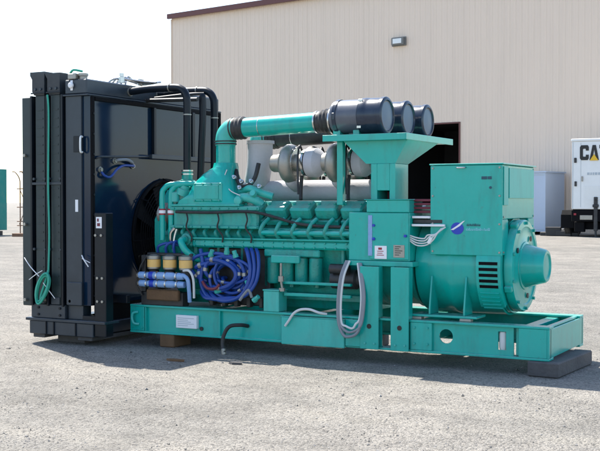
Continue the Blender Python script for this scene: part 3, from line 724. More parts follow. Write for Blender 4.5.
# blue coolant hoses looping below the water manifold
def loop(c, rx, rz, a0, a1, y, dy, r, name='coolant_hose', mat='blue'):
    n = 14; mb = MB()
    mb.tube([(c[0]+rx*math.cos(a0+(a1-a0)*i/n), y+dy*math.sin(PI*i/n), c[1]+rz*math.sin(a0+(a1-a0)*i/n)) for i in range(n+1)], r, 10, 3)
    return build(mb, name, mat, eng)
rh = random.Random(11)
for k in range(12):
    cx, cz = 1.13+rh.uniform(-.14, .14), .74+rh.uniform(-.05, .06)
    a0 = rh.uniform(0, 2*PI); a1 = a0+rh.uniform(.9, 1.7)*PI
    rx, rz_ = rh.uniform(.14, .30), rh.uniform(.13, .20)
    y0 = .02+.014*(k % 6); r = rh.choice((.015, .018, .021, .024))
    n = 12; mb = MB(); wob = rh.uniform(-.03, .03); q1 = rh.uniform(0, 6)
    pts = [V((cx+rx*math.cos(a0+(a1-a0)*i/n)+.018*math.sin(3*i/n*PI+q1), y0+wob*math.sin(PI*i/n), max(.475, cz+rz_*math.sin(a0+(a1-a0)*i/n)+.02*math.sin(5*i/n+q1)))) for i in range(n+1)]
    pts = [pts[0]+V((0, .09, 0)), pts[0]+V((0, .03, 0))]+pts[1:-1]+[pts[-1]+V((0, .03, 0)), pts[-1]+V((0, .09, 0))]
    mb.tube(pts, r, 10, 3); h_ = build(mb, 'coolant_hose', 'blue', eng)
    mb = MB()
    for p, q in ((pts[2], pts[3]), (pts[-3], pts[-4])):
        d = (q-p).normalized(); mb.lathe(p, d, [(0, r*.9), (0, r*1.28), (.03, r*1.28), (.034, r*1.05)], 8)
    build(mb, 'hose_fitting', 'dull_steel', h_)
for k, dx in enumerate((0, .055, .11)):
    mb = MB(); mb.tube([(1.30+dx, .10, .98), (1.36+dx, .035, .93), (1.40+dx*.8, .01, .80), (1.38+dx*.7, .0, .66), (1.30+dx*.4, -.01, .54), (1.16, -.01+.01*k, .49+.012*k), (1.02-dx, .01, .50), (.92-dx, .06, .56)], .021-.002*k, 10, 4); build(mb, 'coolant_hose', 'blue', eng)
mb = MB(); mb.tube([(.80, .07, .97), (.84, .05, .82), (.82, .04, .66), (.90, .03, .52), (1.02, .03, .50)], .020, 10); build(mb, 'coolant_hose', 'blue', eng)
mb = MB(); mb.tube([(.86, .01, .66), (.93, -.01, .60), (1.02, -.01, .60), (1.06, .0, .64)], .014, 10); build(mb, 'fuel_line', 'maroon', eng)
mb = MB()
for (x, y, z, d) in ((.93, .05, .90, (.4, -.2, 1)), (1.12, .04, .93, (.1, -.2, 1)), (1.23, .03, .90, (-.3, -.1, 1)), (1.0, .03, .57, (1, 0, .2)), (1.36, .04, .62, (-.3, 0, 1)), (1.43, .02, .50, (.8, -.1, .6))): mb.lathe((x, y, z), d, [(0, .028), (.03, .028), (.031, .022), (.07, .022)], 8)
build(mb, 'hose_fitting', 'teal_light', eng)
mb = MB(); mb.box(.80, 1.50, .20, .29, .43, .98, .01); build(mb, 'backing_plate', 'chassis', eng)
mb = MB(); mb.tube([(1.42, .0, .53), (1.40, -.02, .60), (1.35, -.02, .56), (1.30, -.02, .5)], .014, 8); build(mb, 'fuel_line', 'grey_hose', eng)
# fuel filter stand at the front corner
ff = MB(); ff.box(.12, .62, .02, .14, .405, .54, .006); ff = build(ff, 'filter_stand', 'chassis', G)
for k in range(3):
    x = .275+.19*k
    mb = MB(); mb.lathe((x, .03, .76), (0, 0, 1), [(0, .055), (.01, .066), (.10, .066), (.105, .072), (.135, .072), (.14, .05), (.15, .03)], 24); fl = build(mb, 'fuel_filter', 'dull_steel', ff)
    mb = MB(); mb.lathe((x, .03, .785), (0, 0, 1), [(0, .0665), (.0, .0675), (.075, .0675), (.075, .0665)], 24); build(mb, 'filter_label', 'amber', fl)
    mb = MB(); mb.lathe((x, .03, .66), (0, 0, 1), [(0, .03), (.02, .052), (.09, .052), (.10, .04)], 20); build(mb, 'filter_bowl', 'rubber', fl)
    mb = MB(); mb.lathe((x, .03, .868), (0, 0, 1), [(0, .0665), (0, .0685), (.02, .0685), (.02, .0665)], 24); build(mb, 'filter_band', 'paper', fl)
mb = MB(); mb.box(.18, .72, .035, .12, .895, .925, .008); build(mb, 'filter_head', 'chassis', ff)
for z, y, x1, mt in ((.705, -.05, .66, 'blue_pale'), (.625, -.04, .66, 'blue_pale')):
    mb = MB(); mb.lathe((.15, y, z), (1, 0, 0), [(0, .015), (.01, .034), (.10, .036), (.11, .030), (.14, .030), (.15, .037), (x1-.25, .037), (x1-.24, .03), (x1-.20, .03), (x1-.19, .036), (x1-.12, .03)], 18); fc = build(mb, 'filter_canister', mt, ff)
    mb = MB()
    for q in (.24, .37, .47, .60): mb.lathe((q, y, z), (1, 0, 0), [(0, .030), (0, .0415), (.016, .0415), (.016, .030)], 18)
    build(mb, 'hose_clamp', 'steel', fc)
    mb = MB(); mb.lathe((.13, y, z), (1, 0, 0), [(0, .012), (.004, .024), (.022, .024), (.024, .016)], 6); build(mb, 'end_plug', 'dull_steel', fc)
    mb = MB(); mb.lathe((.285, y, z), (1, 0, 0), [(0, .037), (.0, .0385), (.05, .0385), (.05, .037)], 18); build(mb, 'filter_label', 'logo_blue', fc)
mb = MB(); mb.tube([(.60, -.05, .71), (.68, -.06, .715), (.735, -.06, .68), (.745, -.05, .58), (.74, -.03, .46)], .020, 10); build(mb, 'fuel_hose', 'blue_pale', ff)
mb = MB(); mb.tube([(.66, -.02, .76), (.75, -.05, .76), (.795, -.05, .68), (.79, -.03, .5)], .012, 10); build(mb, 'fuel_hose', 'pale_hose', ff)
mb = MB(); mb.box(.22, .60, -.03, .018, .46, .565, .01); build(mb, 'drip_tray', 'timber_brown', ff)
mb = MB(); mb.box(.14, .19, .0, .05, .54, .90, .004); mb.box(.66, .70, .04, .09, .54, .90, .004); build(mb, 'filter_bracket', 'chassis', ff)
mb = MB()
for k in range(4): mb.tube([(.30+.10*k, .06, .93), (.33+.09*k, .03, .99), (.42+.05*k, .05, 1.02+.01*k), (.50+.03*k, .10, 1.0)], .014, 8)
build(mb, 'fuel_hose', 'blue', ff)
mb = MB(); mb.tube([(.15, .0, .50), (.10, -.02, .60), (.12, -.02, .70), (.16, -.03, .80), (.2, .02, .9)], .010, 8); build(mb, 'fuel_hose', 'rubber', ff)

# ---- intake pipes, air cleaners and their shelf
for y, z, xr in ((.30, 2.145, 2.0), (.95, 2.08, 2.0)):
    mb = MB(); mb.tube([(1.06, y, z), (xr, y, z+.03)], .095, 28, smooth=False)
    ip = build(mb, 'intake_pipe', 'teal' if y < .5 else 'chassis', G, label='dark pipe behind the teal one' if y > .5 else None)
    mb = MB(); mb.tube([(.945, y, 1.98), (.945, y, 2.02), (.955, y, 2.075), (.985, y, 2.115), (1.03, y, z-.002), (1.08, y, z)], .102, 28, 5); build(mb, 'elbow', 'teal_light', ip)
    mb = MB(); mb.cyl((.945, y, 1.80), (.945, y, 1.985), .095, n=28); build(mb, 'riser', 'teal', ip)
    mb = MB()
    for (c, d) in (((.945, y, 1.99), (0, 0, 1)), ((.945, y, 2.015), (0, 0, 1)), ((1.06, y, z), (1, 0, .03)), ((1.03, y, z-.002), (1, 0, .1))):
        mb.lathe(c, d, [(0, .103), (0, .108), (.012, .108), (.012, .103)], 28)
    mb.lathe((1.075, y, z), (1, 0, .03), [(0, .1005), (.0, .112), (.02, .106), (.04, .114), (.06, .106), (.08, .112), (.10, .10)], 28)
    build(mb, 'hose_sleeve', 'rubber', ip); mb = MB()
    mb.lathe((xr-.045, y, z+.028), (1, 0, .03), [(0, .098), (0, .106), (.014, .106), (.014, .098)], 28); mb.lathe((xr+.12, y, z+.034), (1, 0, .03), [(0, .11), (0, .126), (.014, .126), (.014, .11)], 28)
    mb.lathe((1.35, y, z+.008), (1, 0, .03), [(0, .0945), (.0, .097), (.006, .097), (.006, .0945)], 28)
    build(mb, 'hose_clamp', 'steel', ip)
    mb = MB(); mb.lathe((xr-.03, y, z+.028), (1, 0, .06), [(0, .098), (.02, .105), (.04, .100), (.06, .112), (.08, .104), (.10, .118), (.12, .108), (.14, .122), (.16, .112), (.18, .120), (.2, .11)], 28); build(mb, 'bellows', 'rubber', ip)
mb = MB(); mb.box(2.15, 2.96, .04, 1.19, 1.985, 2.03, .004); mb.box(2.15, 2.96, .03, .0395, 1.975, 2.032, .002); mb.box(2.9605, 2.97, .03, 1.19, 1.975, 2.032, .002)
sh = build(mb, 'air_cleaner_shelf', 'teal', G)
mb = MB(); mb.loft([rect(2.55, 2.835, .105, .40, 1.77), rect(2.32, 2.955, .10, .86, 1.984)]); build(mb, 'shelf_bracket', 'teal', sh)
mb = MB()
for (x0, x1) in ((2.60, 2.66), (2.78, 2.835)): mb.box(x0, x1, .10, .40, 1.45, 1.769, .004)
mb.box(2.66, 2.78, .10, .40, 1.53, 1.769, .003); mb.box(2.66, 2.78, .36, .40, 1.45, 1.53, .002)
build(mb, 'shelf_post', 'teal', sh)
mb = MB(); mb.box(2.2, 2.26, .9, 1.0, 1.2, 1.984, .004); mb.box(2.45, 2.51, .9, 1.0, 1.2, 1.984, .004); mb.box(2.24, 2.30, .14, .2, 1.4, 1.984, .004); build(mb, 'shelf_leg', 'teal', sh)
for k, (y, dx) in enumerate(((.235, 0), (.68, .02), (1.07, .06))):
    z = 2.205; r = .155
    mb = MB()
    if k == 2: r = .148
    mb.lathe((2.16+dx, y, z), (1, 0, 0), [(0, .10), (.01, .128), (.03, r-.006), (.06, r), (.30, r), (.305, r-.004), (.34, r-.004)], 44)
    ac = build(mb, 'air_cleaner', 'canister' if k == 0 else 'navy', G, label=('grey air cleaner with a navy cap, end of the shelf nearest the viewer', 'grey air cleaner with a navy cap, middle of the three', 'dark air cleaner farthest back of the three')[k])
    mb = MB(); mb.lathe((2.50+dx, y, z), (1, 0, 0), [(-.03, r-.003), (-.03, r+.010), (.0, r+.012), (.03, r+.010), (.045, r+.006), (.06, r+.008), (.16, r+.006), (.165, r+.014), (.195, r+.014), (.205, r+.002), (.207, r-.014), (.196, r-.022), (.192, .10), (.198, .06), (.198, .0)], 44)
    build(mb, 'end_cap', 'navy', ac)
    mb = MB(); mb.lathe((2.69+dx, y, z), (1, 0, 0), [(.0, r-.03), (.005, r-.03), (.008, .06), (.010, .0)], 44); build(mb, 'end_disc', 'navy_cap', ac)
    mb = MB(); mb.lathe((2.215+dx, y, z), (1, 0, 0), [(0, r+.001), (0, r+.007), (.035, r+.007), (.035, r+.001)], 44); mb.box(2.22+dx, 2.245+dx, y-.165, y-.15, z-.03, z+.03, .003); build(mb, 'mounting_band', 'navy', ac)
    mb = MB()
    for a in (.5, 2.2, 3.8, 5.4):
        c, s_ = math.cos(a), math.sin(a)
        mb.box(2.46+dx, 2.50+dx, y+c*(r+.014)-.006, y+c*(r+.014)+.006, z+s_*(r+.014)-.012, z+s_*(r+.014)+.012, .002)
    build(mb, 'latch', 'steel', ac)
    mb = MB(); mb.box(2.2+dx, 2.27+dx, y-.09, y+.09, 2.0305, z-r+.03, .003); mb.box(2.40+dx, 2.46+dx, y-.09, y+.09, 2.0305, z-r+.03, .003); build(mb, 'saddle', 'teal', ac)

# ---- control box and its two legs
mb = MB(); mb.box(2.40, 2.99, .06, .36, .905, 1.335, .006)
cb = build(mb, 'control_box', 'teal', G)
mb = MB(); mb.box(2.615, 2.985, .045, .0595, .92, 1.33, .004); build(mb, 'door', 'teal', cb)
mb = MB(); mb.box(2.60, 2.64, .040, .0445, .95, 1.31, .003); build(mb, 'hinge_strip', 'blue_pale', cb)
mb = MB(); mb.box(2.40, 3.03, .03, .38, .86, .904, .004); build(mb, 'support_beam', 'teal', cb)
mb = MB(); mb.box(2.58, 2.99, .05, .36, 1.336, 1.445, .005); mb.box(2.56, 3.0, .04, .37, 1.4455, 1.4525, .002); build(mb, 'top_beam', 'teal', cb)
mb = MB(); mb.box(2.665, 2.78, .041, .0448, .925, 1.04, 0); lb = build(mb, 'paper_notice', 'paper', cb)
mb = MB()
for k, (a, w) in enumerate(((2.685, .07), (2.69, .05), (2.69, .06))): mb.box(a, a+w, .0398, .041, .955+.017*k, .961+.017*k, 0)
mb.box(2.70, 2.735, .0398, .041, 1.005, 1.025, 0)
build(mb, 'red_scribble', 'red', lb)
mb = MB(); mb.box(2.845, 2.95, .040, .0448, .94, 1.05, .001); rp = build(mb, 'rating_plate', 'dull_steel', cb)
mb = MB()
for k in range(5): mb.box(2.86, 2.90+.03*((k*7) % 3)/2, .0388, .0399, .96+.018*k, .966+.018*k, 0)
build(mb, 'small_print', 'ink', rp)
mb = MB(); mb.lathe((2.655, .0445, 1.10), (0, -1, 0), [(0, .014), (.012, .014), (.016, .008)], 12); mb.lathe((2.655, .0445, 1.22), (0, -1, 0), [(0, .012), (.012, .012)], 12); mb.lathe((2.96, .0445, 1.13), (0, -1, 0), [(0, .012), (.02, .012)], 12); build(mb, 'push_button', 'logo_blue', cb)
mb = MB(); mb.box(2.67, 2.75, .30, .355, 1.455, 1.525, .004); build(mb, 'sensor', 'maroon', cb)
for x0, x1 in ((2.555, 2.735), (2.85, 3.02)):
    mb = MB(); mb.box(x0, x1, -.032, -.022, .128, .859, .003); mb.box(x0, x0+.01, -.0215, .06, .408, .859, .002); mb.box(x1-.01, x1, -.0215, .06, .408, .859, .002)
    lg = build(mb, 'leg', 'teal', cb)
    mb = MB(); c = (x0+x1)/2
    for z in (.33,): mb.lathe((c, -.032, z), (0, -1, 0), [(0, .022), (.003, .022)], 14)
    build(mb, 'bolt_hole', 'ink', lg)
    mb = MB(); mb.hexbolts([(c-.04, -.032, .18), (c+.05, -.032, .18)], (0, -1, 0), .010, .009); build(mb, 'bolt', 'teal_light', lg)
# cable trays between box and alternator
mb = MB(); mb.box(2.995, 3.16, .10, .34, 1.285, 1.305, .003); mb.box(2.995, 3.30, .09, .12, 1.215, 1.235, .003)
tray = build(mb, 'cable_tray', 'paper', G)
mb = MB(); mb.box(2.995, 3.27, .125, .36, 1.24, 1.275, .003); build(mb, 'tray_cover', 'chassis', tray)
mb = MB()
for k in range(4): mb.box(2.98, 3.155, .16, .40, 1.33+.034*k, 1.352+.034*k, .004)
build(mb, 'coupling_guard', 'maroon', G)
mb = MB()
for k in range(4):
    o = .017*k
    mb.tube([(3.31-.012*k, .09, 1.21-.004*k), (3.26-.6*o, .045+.004*k, 1.165-.3*o), (3.215-o, .045, 1.10+.8*o), (3.15-.4*o, .05+.006*(k % 2), 1.055+1.1*o), (3.06, .06, 1.05+1.3*o), (2.985, .075, 1.09+.9*o)], .0062, 8)
build(mb, 'cable_bundle', 'pale_hose', G)
mb = MB(); mb.box(3.17, 3.20, .035, .07, 1.065, 1.125, .004, Matrix.Rotation(.5, 3, 'Y')); build(mb, 'cable_tie', 'white', G)
# grey conduits hanging below the control box
for k, (x0, x1, zb, r, mt) in enumerate(((2.37, 2.585, .235, .014, 'grey_hose'), (2.385, 2.60, .275, .012, 'grey_hose'), (2.40, 2.57, .31, .010, 'pale_hose'))):
    mb = MB(); mb.tube([(x0+.03, .02, .90), (x0+.005, -.05, .76), (x0-.01, -.075, .55), (x0+.0, -.085, .36), (x0+.05, -.09, zb+.015), (x0+.11, -.09, zb), (x1-.03, -.085, zb+.04), (x1, -.07, .40), (x1+.01, -.055, .60), (x1-.03, -.02, .80), (x1-.06, .02, .88)], r, 10)
    build(mb, 'conduit', mt, G)
mb = MB(); mb.tube([(1.81, -.055, .29), (1.85, -.06, .34), (1.90, -.055, .41), (1.96, -.04, .445), (2.05, -.03, .45), (2.14, -.02, .425), (2.2, .02, .41)], .012, 10); build(mb, 'drain_hose', 'pale_hose', G)
mb = MB(); mb.tube([(1.36, .03, .255), (1.33, -.06, .272), (1.25, -.12, .26), (1.20, -.14, .18), (1.19, -.15, .09), (1.215, -.16, .02)], .018, 10); dh = build(mb, 'drain_hose', 'rubber', G)
mb = MB(); mb.lathe((1.21, -.158, .0), (-.12, .03, 1), [(0, .022), (.05, .022), (.055, .018)], 10); build(mb, 'hose_end', 'dull_steel', dh)

# ---- radiator
RX0, RX1, RY0, RY1 = -1.12, -.25, -.32, 2.08
mb = MB(); mb.box(-.98, -.36, RY0+.05, RY1, .42, 2.47, .006)
rad = build(mb, 'radiator', 'black', G)
# near side: flat panel, two finned columns, panel, deep gap, foot post
mb = MB(); mb.box(RX0, -.98, RY0, RY1, .37, 2.49, .006); build(mb, 'front_panel', 'fin', rad)
for x0, x1 in ((-.955, -.785), (-.755, -.585)):
    mb = MB(); mb.box(x0+.025, x1-.025, RY0-.01, RY0+.05, .40, 2.50, .004)
    for k in range(22): mb.box(x0+.045, x1-.045, RY0-.014, RY0-.0095, .50+.088*k, .515+.088*k, 0)
    cl = build(mb, 'cooling_column', 'fin', rad)
    mb = MB()
    xm = (x0+x1)/2
    zt = 2.735 if x0 < -.8 else 2.715
    mb.loft([rect(x0+.02, x1-.02, RY0-.02, RY0+.10, 2.501), rect(x0+.005, x1-.005, RY0-.035, RY0+.13, 2.54), rect(x0+.005, x1-.005, RY0-.035, RY0+.13, 2.66), rect(x0-.012, x1+.008, RY0-.045, RY0+.14, 2.70), rect(x0-.012, x1+.008, RY0-.045, RY0+.14, zt)])
    for i in (0, 1): mb.lathe((x0+.05+.07*i, RY0-.036, 2.56), (0, -1, 0), [(0, .014), (.012, .014)], 6)
    hc = build(mb, 'header_cap', 'slate', cl)
    mb = MB(); mb.box(x0-.005, x1+.01, RY0-.048, RY0-.034, 2.515, 2.53, .002); build(mb, 'cap_strap', 'black', cl)
    mb = MB(); mb.box(xm-.055, xm+.055, RY0-.024, RY0-.0145, .40, .47, .003); build(mb, 'bottom_flange', 'slate', cl)
mb = MB()
for x in (-.975, -.77, -.575): mb.box(x-.012, x+.012, RY0-.03, RY0+.06, .38, 2.50, .003)
build(mb, 'divider_rib', 'black', rad)
mb = MB(); mb.box(-.545, -.345, RY0-.005, RY0+.03, .40, 2.478, .005); sp = build(mb, 'side_panel', 'slate', rad)
mb = MB(); mb.box(-.42, -.385, RY0-.009, RY0-.0055, 1.33, 1.45, 0); build(mb, 'label', 'paper', sp, label='small white label on the radiator side')
mb = MB(); mb.box(-.44, -.33, RY0-.012, RY0-.0055, 1.92, 2.08, .003); build(mb, 'latch', 'black', sp)
mb = MB(); mb.tube([(-.33, RY0-.005, 1.92), (-.325, RY0-.04, 1.93), (-.325, RY0-.04, 2.06), (-.33, RY0-.005, 2.07)], .010, 8); build(mb, 'handle', 'white', sp)
mb = MB(); mb.box(-.52, -.33, RY0-.03, RY0-.006, .40, .63, .006); build(mb, 'corner_plate', 'slate', rad)
mb = MB(); mb.box(-.19, -.05, RY0+.0, RY0+.12, .10, 1.32, .006); mb.box(-.36, -.19, RY0+.02, RY0+.1, .12, .3, .004); fp = build(mb, 'foot_post', 'black', rad)
mb = MB(); mb.box(-.165, -.095, RY0-.004, RY0-.0005, 1.17, 1.28, 0); build(mb, 'label', 'paper', fp, label='white sticker on the radiator foot post')
mb = MB(); mb.box(-.150, -.115, RY0-.0062, RY0-.0042, 1.19, 1.22, 0); mb.box(-.15, -.13, RY0-.0062, RY0-.0042, 1.235, 1.265, 0); build(mb, 'label_print', 'maroon', fp)
mb = MB()
for (x, z) in ((-.17, 1.10), (-.10, 1.10), (-.15, .68), (-.09, .68), (-.15, .45), (-.09, .45)): mb.lathe((x, RY0, z), (0, -1, 0), [(0, .014), (.012, .014)], 6)
build(mb, 'bolt', 'dull_steel', fp)
mb = MB()
for (x, z) in ((-1.07, .43), (-.80, .44), (-.48, .44), (-1.07, 1.9), (-1.07, 1.2)): mb.lathe((x, RY0-.0, z), (0, -1, 0), [(0, .016), (.03, .016)], 8)
build(mb, 'bolt', 'dull_steel', rad)
mb = MB()
for x in (-.94, -.80, -.74, -.60): mb.hexbolts([(x, RY0-.012, 1.66), (x, RY0-.012, .95)], (0, -1, 0), .014, .02)
build(mb, 'bolt', 'slate', rad); mb = MB(); mb.box(-.985, -.57, RY0-.028, RY0-.012, 1.60, 1.625, .002); build(mb, 'tie_bar', 'slate', rad)
# skid of the radiator
mb = MB()
mb.box(-1.00, -.56, RY0-.01, RY0+.16, .255, .395, .006); mb.box(-1.06, -.04, RY0-.03, RY0+.20, .225, .253, .004); mb.box(-1.02, -.20, RY0-.015, RY0+.15, .09, .224, .006)
mb.box(-.55, -.36, RY0+.03, RY0+.16, .255, .395, .004)
mb.box(-1.00, -.2, RY1-.2, RY1, .09, .40, .006); mb.box(-1.02, -.86, RY0+.16, RY1-.2, .10, .22, .006); mb.box(-.40, -.24, RY0+.16, RY1-.2, .10, .22, .006)
sk = build(mb, 'skid', 'slate', rad)
mb = MB()
for x in (-.80, -.70, -.42): mb.box(x, x+.012, RY0-.029, RY0-.016, .095, .222, .002)
for x in (-.9, -.62): mb.hexbolts([(x, RY0-.01, .29), (x, RY0-.01, .36)], (0, -1, 0), .013, .012)
build(mb, 'stiffener', 'black', sk)
mb = MB(); mb.box(-.80, -.45, RY0+.16, RY0+.40, .0, .089, .004); mb.box(-.80, -.45, RY1-.40, RY1-.16, .0, .089, .004); mb.box(-1.0, -.85, RY0+.02, RY1-.02, .05, .0895, .003); mb.box(-.42, -.24, RY0+.02, RY1-.02, .05, .0895, .003); build(mb, 'packer', 'timber', sk)
# engine-facing side: glossy shroud plate with fan opening
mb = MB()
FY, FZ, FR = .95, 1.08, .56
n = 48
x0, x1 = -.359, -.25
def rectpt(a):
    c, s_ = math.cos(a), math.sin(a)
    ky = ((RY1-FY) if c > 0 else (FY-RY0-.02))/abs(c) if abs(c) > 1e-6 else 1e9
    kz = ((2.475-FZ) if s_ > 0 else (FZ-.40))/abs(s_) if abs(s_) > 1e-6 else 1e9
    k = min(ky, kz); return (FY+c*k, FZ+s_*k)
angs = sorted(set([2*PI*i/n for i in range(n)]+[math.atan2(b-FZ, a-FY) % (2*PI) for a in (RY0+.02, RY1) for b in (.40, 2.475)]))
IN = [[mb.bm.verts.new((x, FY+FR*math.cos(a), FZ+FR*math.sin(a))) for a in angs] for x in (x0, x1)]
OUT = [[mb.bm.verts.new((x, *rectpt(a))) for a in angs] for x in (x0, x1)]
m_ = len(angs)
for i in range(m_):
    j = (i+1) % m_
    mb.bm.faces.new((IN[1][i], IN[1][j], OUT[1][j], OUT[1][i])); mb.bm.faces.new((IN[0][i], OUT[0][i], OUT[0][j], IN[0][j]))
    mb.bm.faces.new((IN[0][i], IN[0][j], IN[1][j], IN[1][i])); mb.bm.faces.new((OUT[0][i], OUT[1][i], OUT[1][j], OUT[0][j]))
shd = build(mb, 'fan_shroud', 'gloss_sky_tint', rad)
mb = MB()
mb.tube([(-.235, FY+(FR+.02)*math.cos(2*PI*i/40), FZ+(FR+.02)*math.sin(2*PI*i/40)) for i in range(40)], .022, 8, 1, closed=True)
for y in (RY0+.04, 2.03): mb.box(-.2495, -.225, y-.02, y+.02, .41, 2.47, .003)
mb.box(-.2495, -.225, RY0+.07, 2.0, 2.43, 2.47, .003)
build(mb, 'shroud_rim', 'matte_black', shd)
mb = MB(); mb.lathe((-.32, FY, FZ), (1, 0, 0), [(0, .15), (.02, .17), (.10, .17), (.12, .14), (.16, .10), (.40, .08)], 28); fan = build(mb, 'fan', 'black', rad)
mb = MB()
for k in range(8):
    a = 2*PI*k/8+.2
    pts = []
    for r, w, tw in ((.15, .09, .9), (.34, .12, .7), (.52, .14, .55)):
        c = V((-.29, FY+r*math.cos(a), FZ+r*math.sin(a))); t = V((0, -math.sin(a), math.cos(a))); q = t*math.cos(tw)*w+V((1, 0, 0))*math.sin(tw)*w*.5
        pts.append((c-q, c+q))
    th = V((.008, 0, 0))
    mb.loft([[p[0]-th, p[1]-th, p[1]+th, p[0]+th] for p in pts])
build(mb, 'fan_blade', 'matte_black', fan)
mb = MB()   # wire fan guard
for k in range(2, 16): mb.tube([(-.16, FY+.037*k*math.cos(2*PI*i/36), FZ+.037*k*math.sin(2*PI*i/36)) for i in range(36)], .0055, 5, 1, closed=True)
for k in range(8):
    a = PI*k/4+.1; mb.tube([(-.165, FY+.1*math.cos(a), FZ+.1*math.sin(a)), (-.165, FY+.57*math.cos(a), FZ+.57*math.sin(a)), (-.23, FY+.60*math.cos(a), FZ+.60*math.sin(a))], .008, 6, smooth=False)
build(mb, 'fan_guard', 'matte_black', rad)
mb = MB(); mb.box(-.335, -.30, RY0+.17, RY1-.21, .09, .418, .004); build(mb, 'bottom_panel', 'matte_black', rad)
# brackets, rail and stays between radiator and engine
mb = MB(); mb.box(-.2, -.16, .60, 1.98, 1.885, 1.93, .003); build(mb, 'guard_rail', 'slate', rad)
mb = MB(); mb.box(-.24, -.205, .70, .74, 1.93, 2.43, .003); mb.box(-.24, -.2, 1.42, 1.47, 1.93, 2.43, .003); build(mb, 'stay', 'black', rad)
mb = MB(); mb.box(-.24, .02, -.08, -.02, .42, .50, .004); build(mb, 'bracket', 'black', rad)
mb = MB(); mb.tube([(-.245, RY0+.10, 1.86), (-.215, RY0+.12, 1.875), (-.21, RY0+.2, 1.88), (-.21, .3, 1.895), (-.21, .58, 1.905), (-.20, .62, 1.905)], .011, 8); build(mb, 'conduit', 'slate', rad)
mb = MB(); mb.tube([(-.245, -.15, 1.74), (-.21, -.13, 1.69), (-.20, -.05, 1.68), (-.20, .06, 1.76), (-.205, .18, 1.80), (-.21, .34, 1.80), (-.245, .36, 1.80)], .013, 8); build(mb, 'sensor_cable', 'blue', rad)
mb = MB(); mb.tube([(-.245, .08, 1.845), (-.21, .10, 1.855), (-.20, .22, 1.86), (-.21, .32, 1.835), (-.245, .35, 1.83)], .016, 8); build(mb, 'grease_line', 'grey_hose', rad)
for y, z in ((-.16, 1.75), (.37, 1.80), (.07, 1.845)):
    mb = MB(); mb.lathe((-.25, y, z), (1, 0, 0), [(0, .03), (.012, .03), (.014, .02), (.03, .02)], 12); build(mb, 'cable_gland', 'dull_steel', rad)
mb = MB(); mb.hexbolts([(-.225, y, z) for y in (RY0+.04, 2.03) for z in [.5+.2*q for q in range(10)]], (1, 0, 0), .012, .010); build(mb, 'bolt', 'black', rad)
# top tank along the width
mb = MB(); mb.box(-.54, -.262, RY0-.02, RY1-.02, 2.492, 2.64, .012); mb.box(-.56, -.24, RY0-.03, RY1, 2.476, 2.491, .003)
tt = build(mb, 'top_tank', 'slate', rad)
mb = MB(); mb.box(-.50, -.40, RY0-.025, RY0+.08, 2.641, 2.70, .008); mb.lathe((-.36, RY0+.05, 2.64), (0, 0, 1), [(0, .04), (.03, .04), (.035, .05), (.06, .05)], 14); build(mb, 'filler_neck', 'dull_steel', tt)
mb = MB(); mb.lathe((-.445, RY0-.026, 2.58), (0, -1, 0), [(0, .028), (.02, .03), (.03, .02)], 12); mb.box(-.46, -.43, RY0-.03, RY0-.021, 2.53, 2.63, .003); build(mb, 'drain_cock', 'paper', tt)
mb = MB(); mb.tube([(-.50, RY0+.02, 2.705), (-.44, RY0+.0, 2.735), (-.36, RY0+.04, 2.72)], .012, 8); build(mb, 'vent_line', 'green', tt)
mb = MB(); mb.box(-.955, -.56, RY0+.15, RY1-.02, 2.475, 2.56, .008); build(mb, 'rear_tank', 'black', rad)
mb = MB()  # bright vent pipework on the tank
for k in range(5): mb.tube([(-.44+.02*k, .20+.05*k, 2.64), (-.40, .26+.06*k, 2.70+.012*k), (-.30, .36+.05*k, 2.70-.008*k), (-.14+.03*k, .42+.03*k, 2.675), (.0, .45, 2.66)], .011, 8)
mb.lathe((-.33, .30, 2.66), (0, 0, 1), [(0, .035), (.06, .035), (.065, .025), (.10, .025)], 10); mb.lathe((-.26, .52, 2.65), (.3, 0, 1), [(0, .03), (.07, .03)], 10)
build(mb, 'vent_pipework', 'steel', rad)
# hoses from the tank to the thermostat housings
for y, z in ((.35, 2.565), (.85, 2.58)):
    mb = MB(); mb.tube([(-.30, y, z+.0), (-.05, y, z+.02), (.28, y, z+.02), (.385, y, z), (.44, y, z-.06), (.455, y, z-.16), (.455, y, 2.1), (.455, y, 1.74)], .039, 16)
    hs = build(mb, 'radiator_hose', 'black', G)
    mb = MB()
    mb.lathe((-.26, y, z+.004), (1, 0, .03), [(0, .040), (0, .045), (.015, .045), (.015, .040)], 16); mb.lathe((.24, y, z+.023), (1, 0, 0), [(0, .040), (0, .044), (.012, .044), (.012, .040)], 16); mb.lathe((.455, y, 2.30), (0, 0, 1), [(0, .040), (0, .044), (.012, .044), (.012, .040)], 16)
    build(mb, 'hose_clamp', 'dull_steel', hs)
mb = MB(); mb.tube([(-.24, .62, 2.50), (.2, .62, 2.49), (.40, .62, 2.485)], .022, 10, smooth=False); mb.tube([(-.24, .72, 2.53), (.2, .74, 2.555), (.36, .8, 2.56)], .018, 10); build(mb, 'bypass_hose', 'chassis', G)
mb = MB(); mb.tube([(.395, .72, 2.40), (.405, .70, 2.52), (.41, .70, 2.46), (.41, .70, 2.28), (.395, .70, 2.0), (.38, .7, 1.65)], .036, 14); build(mb, 'coolant_pipe', 'black', G)

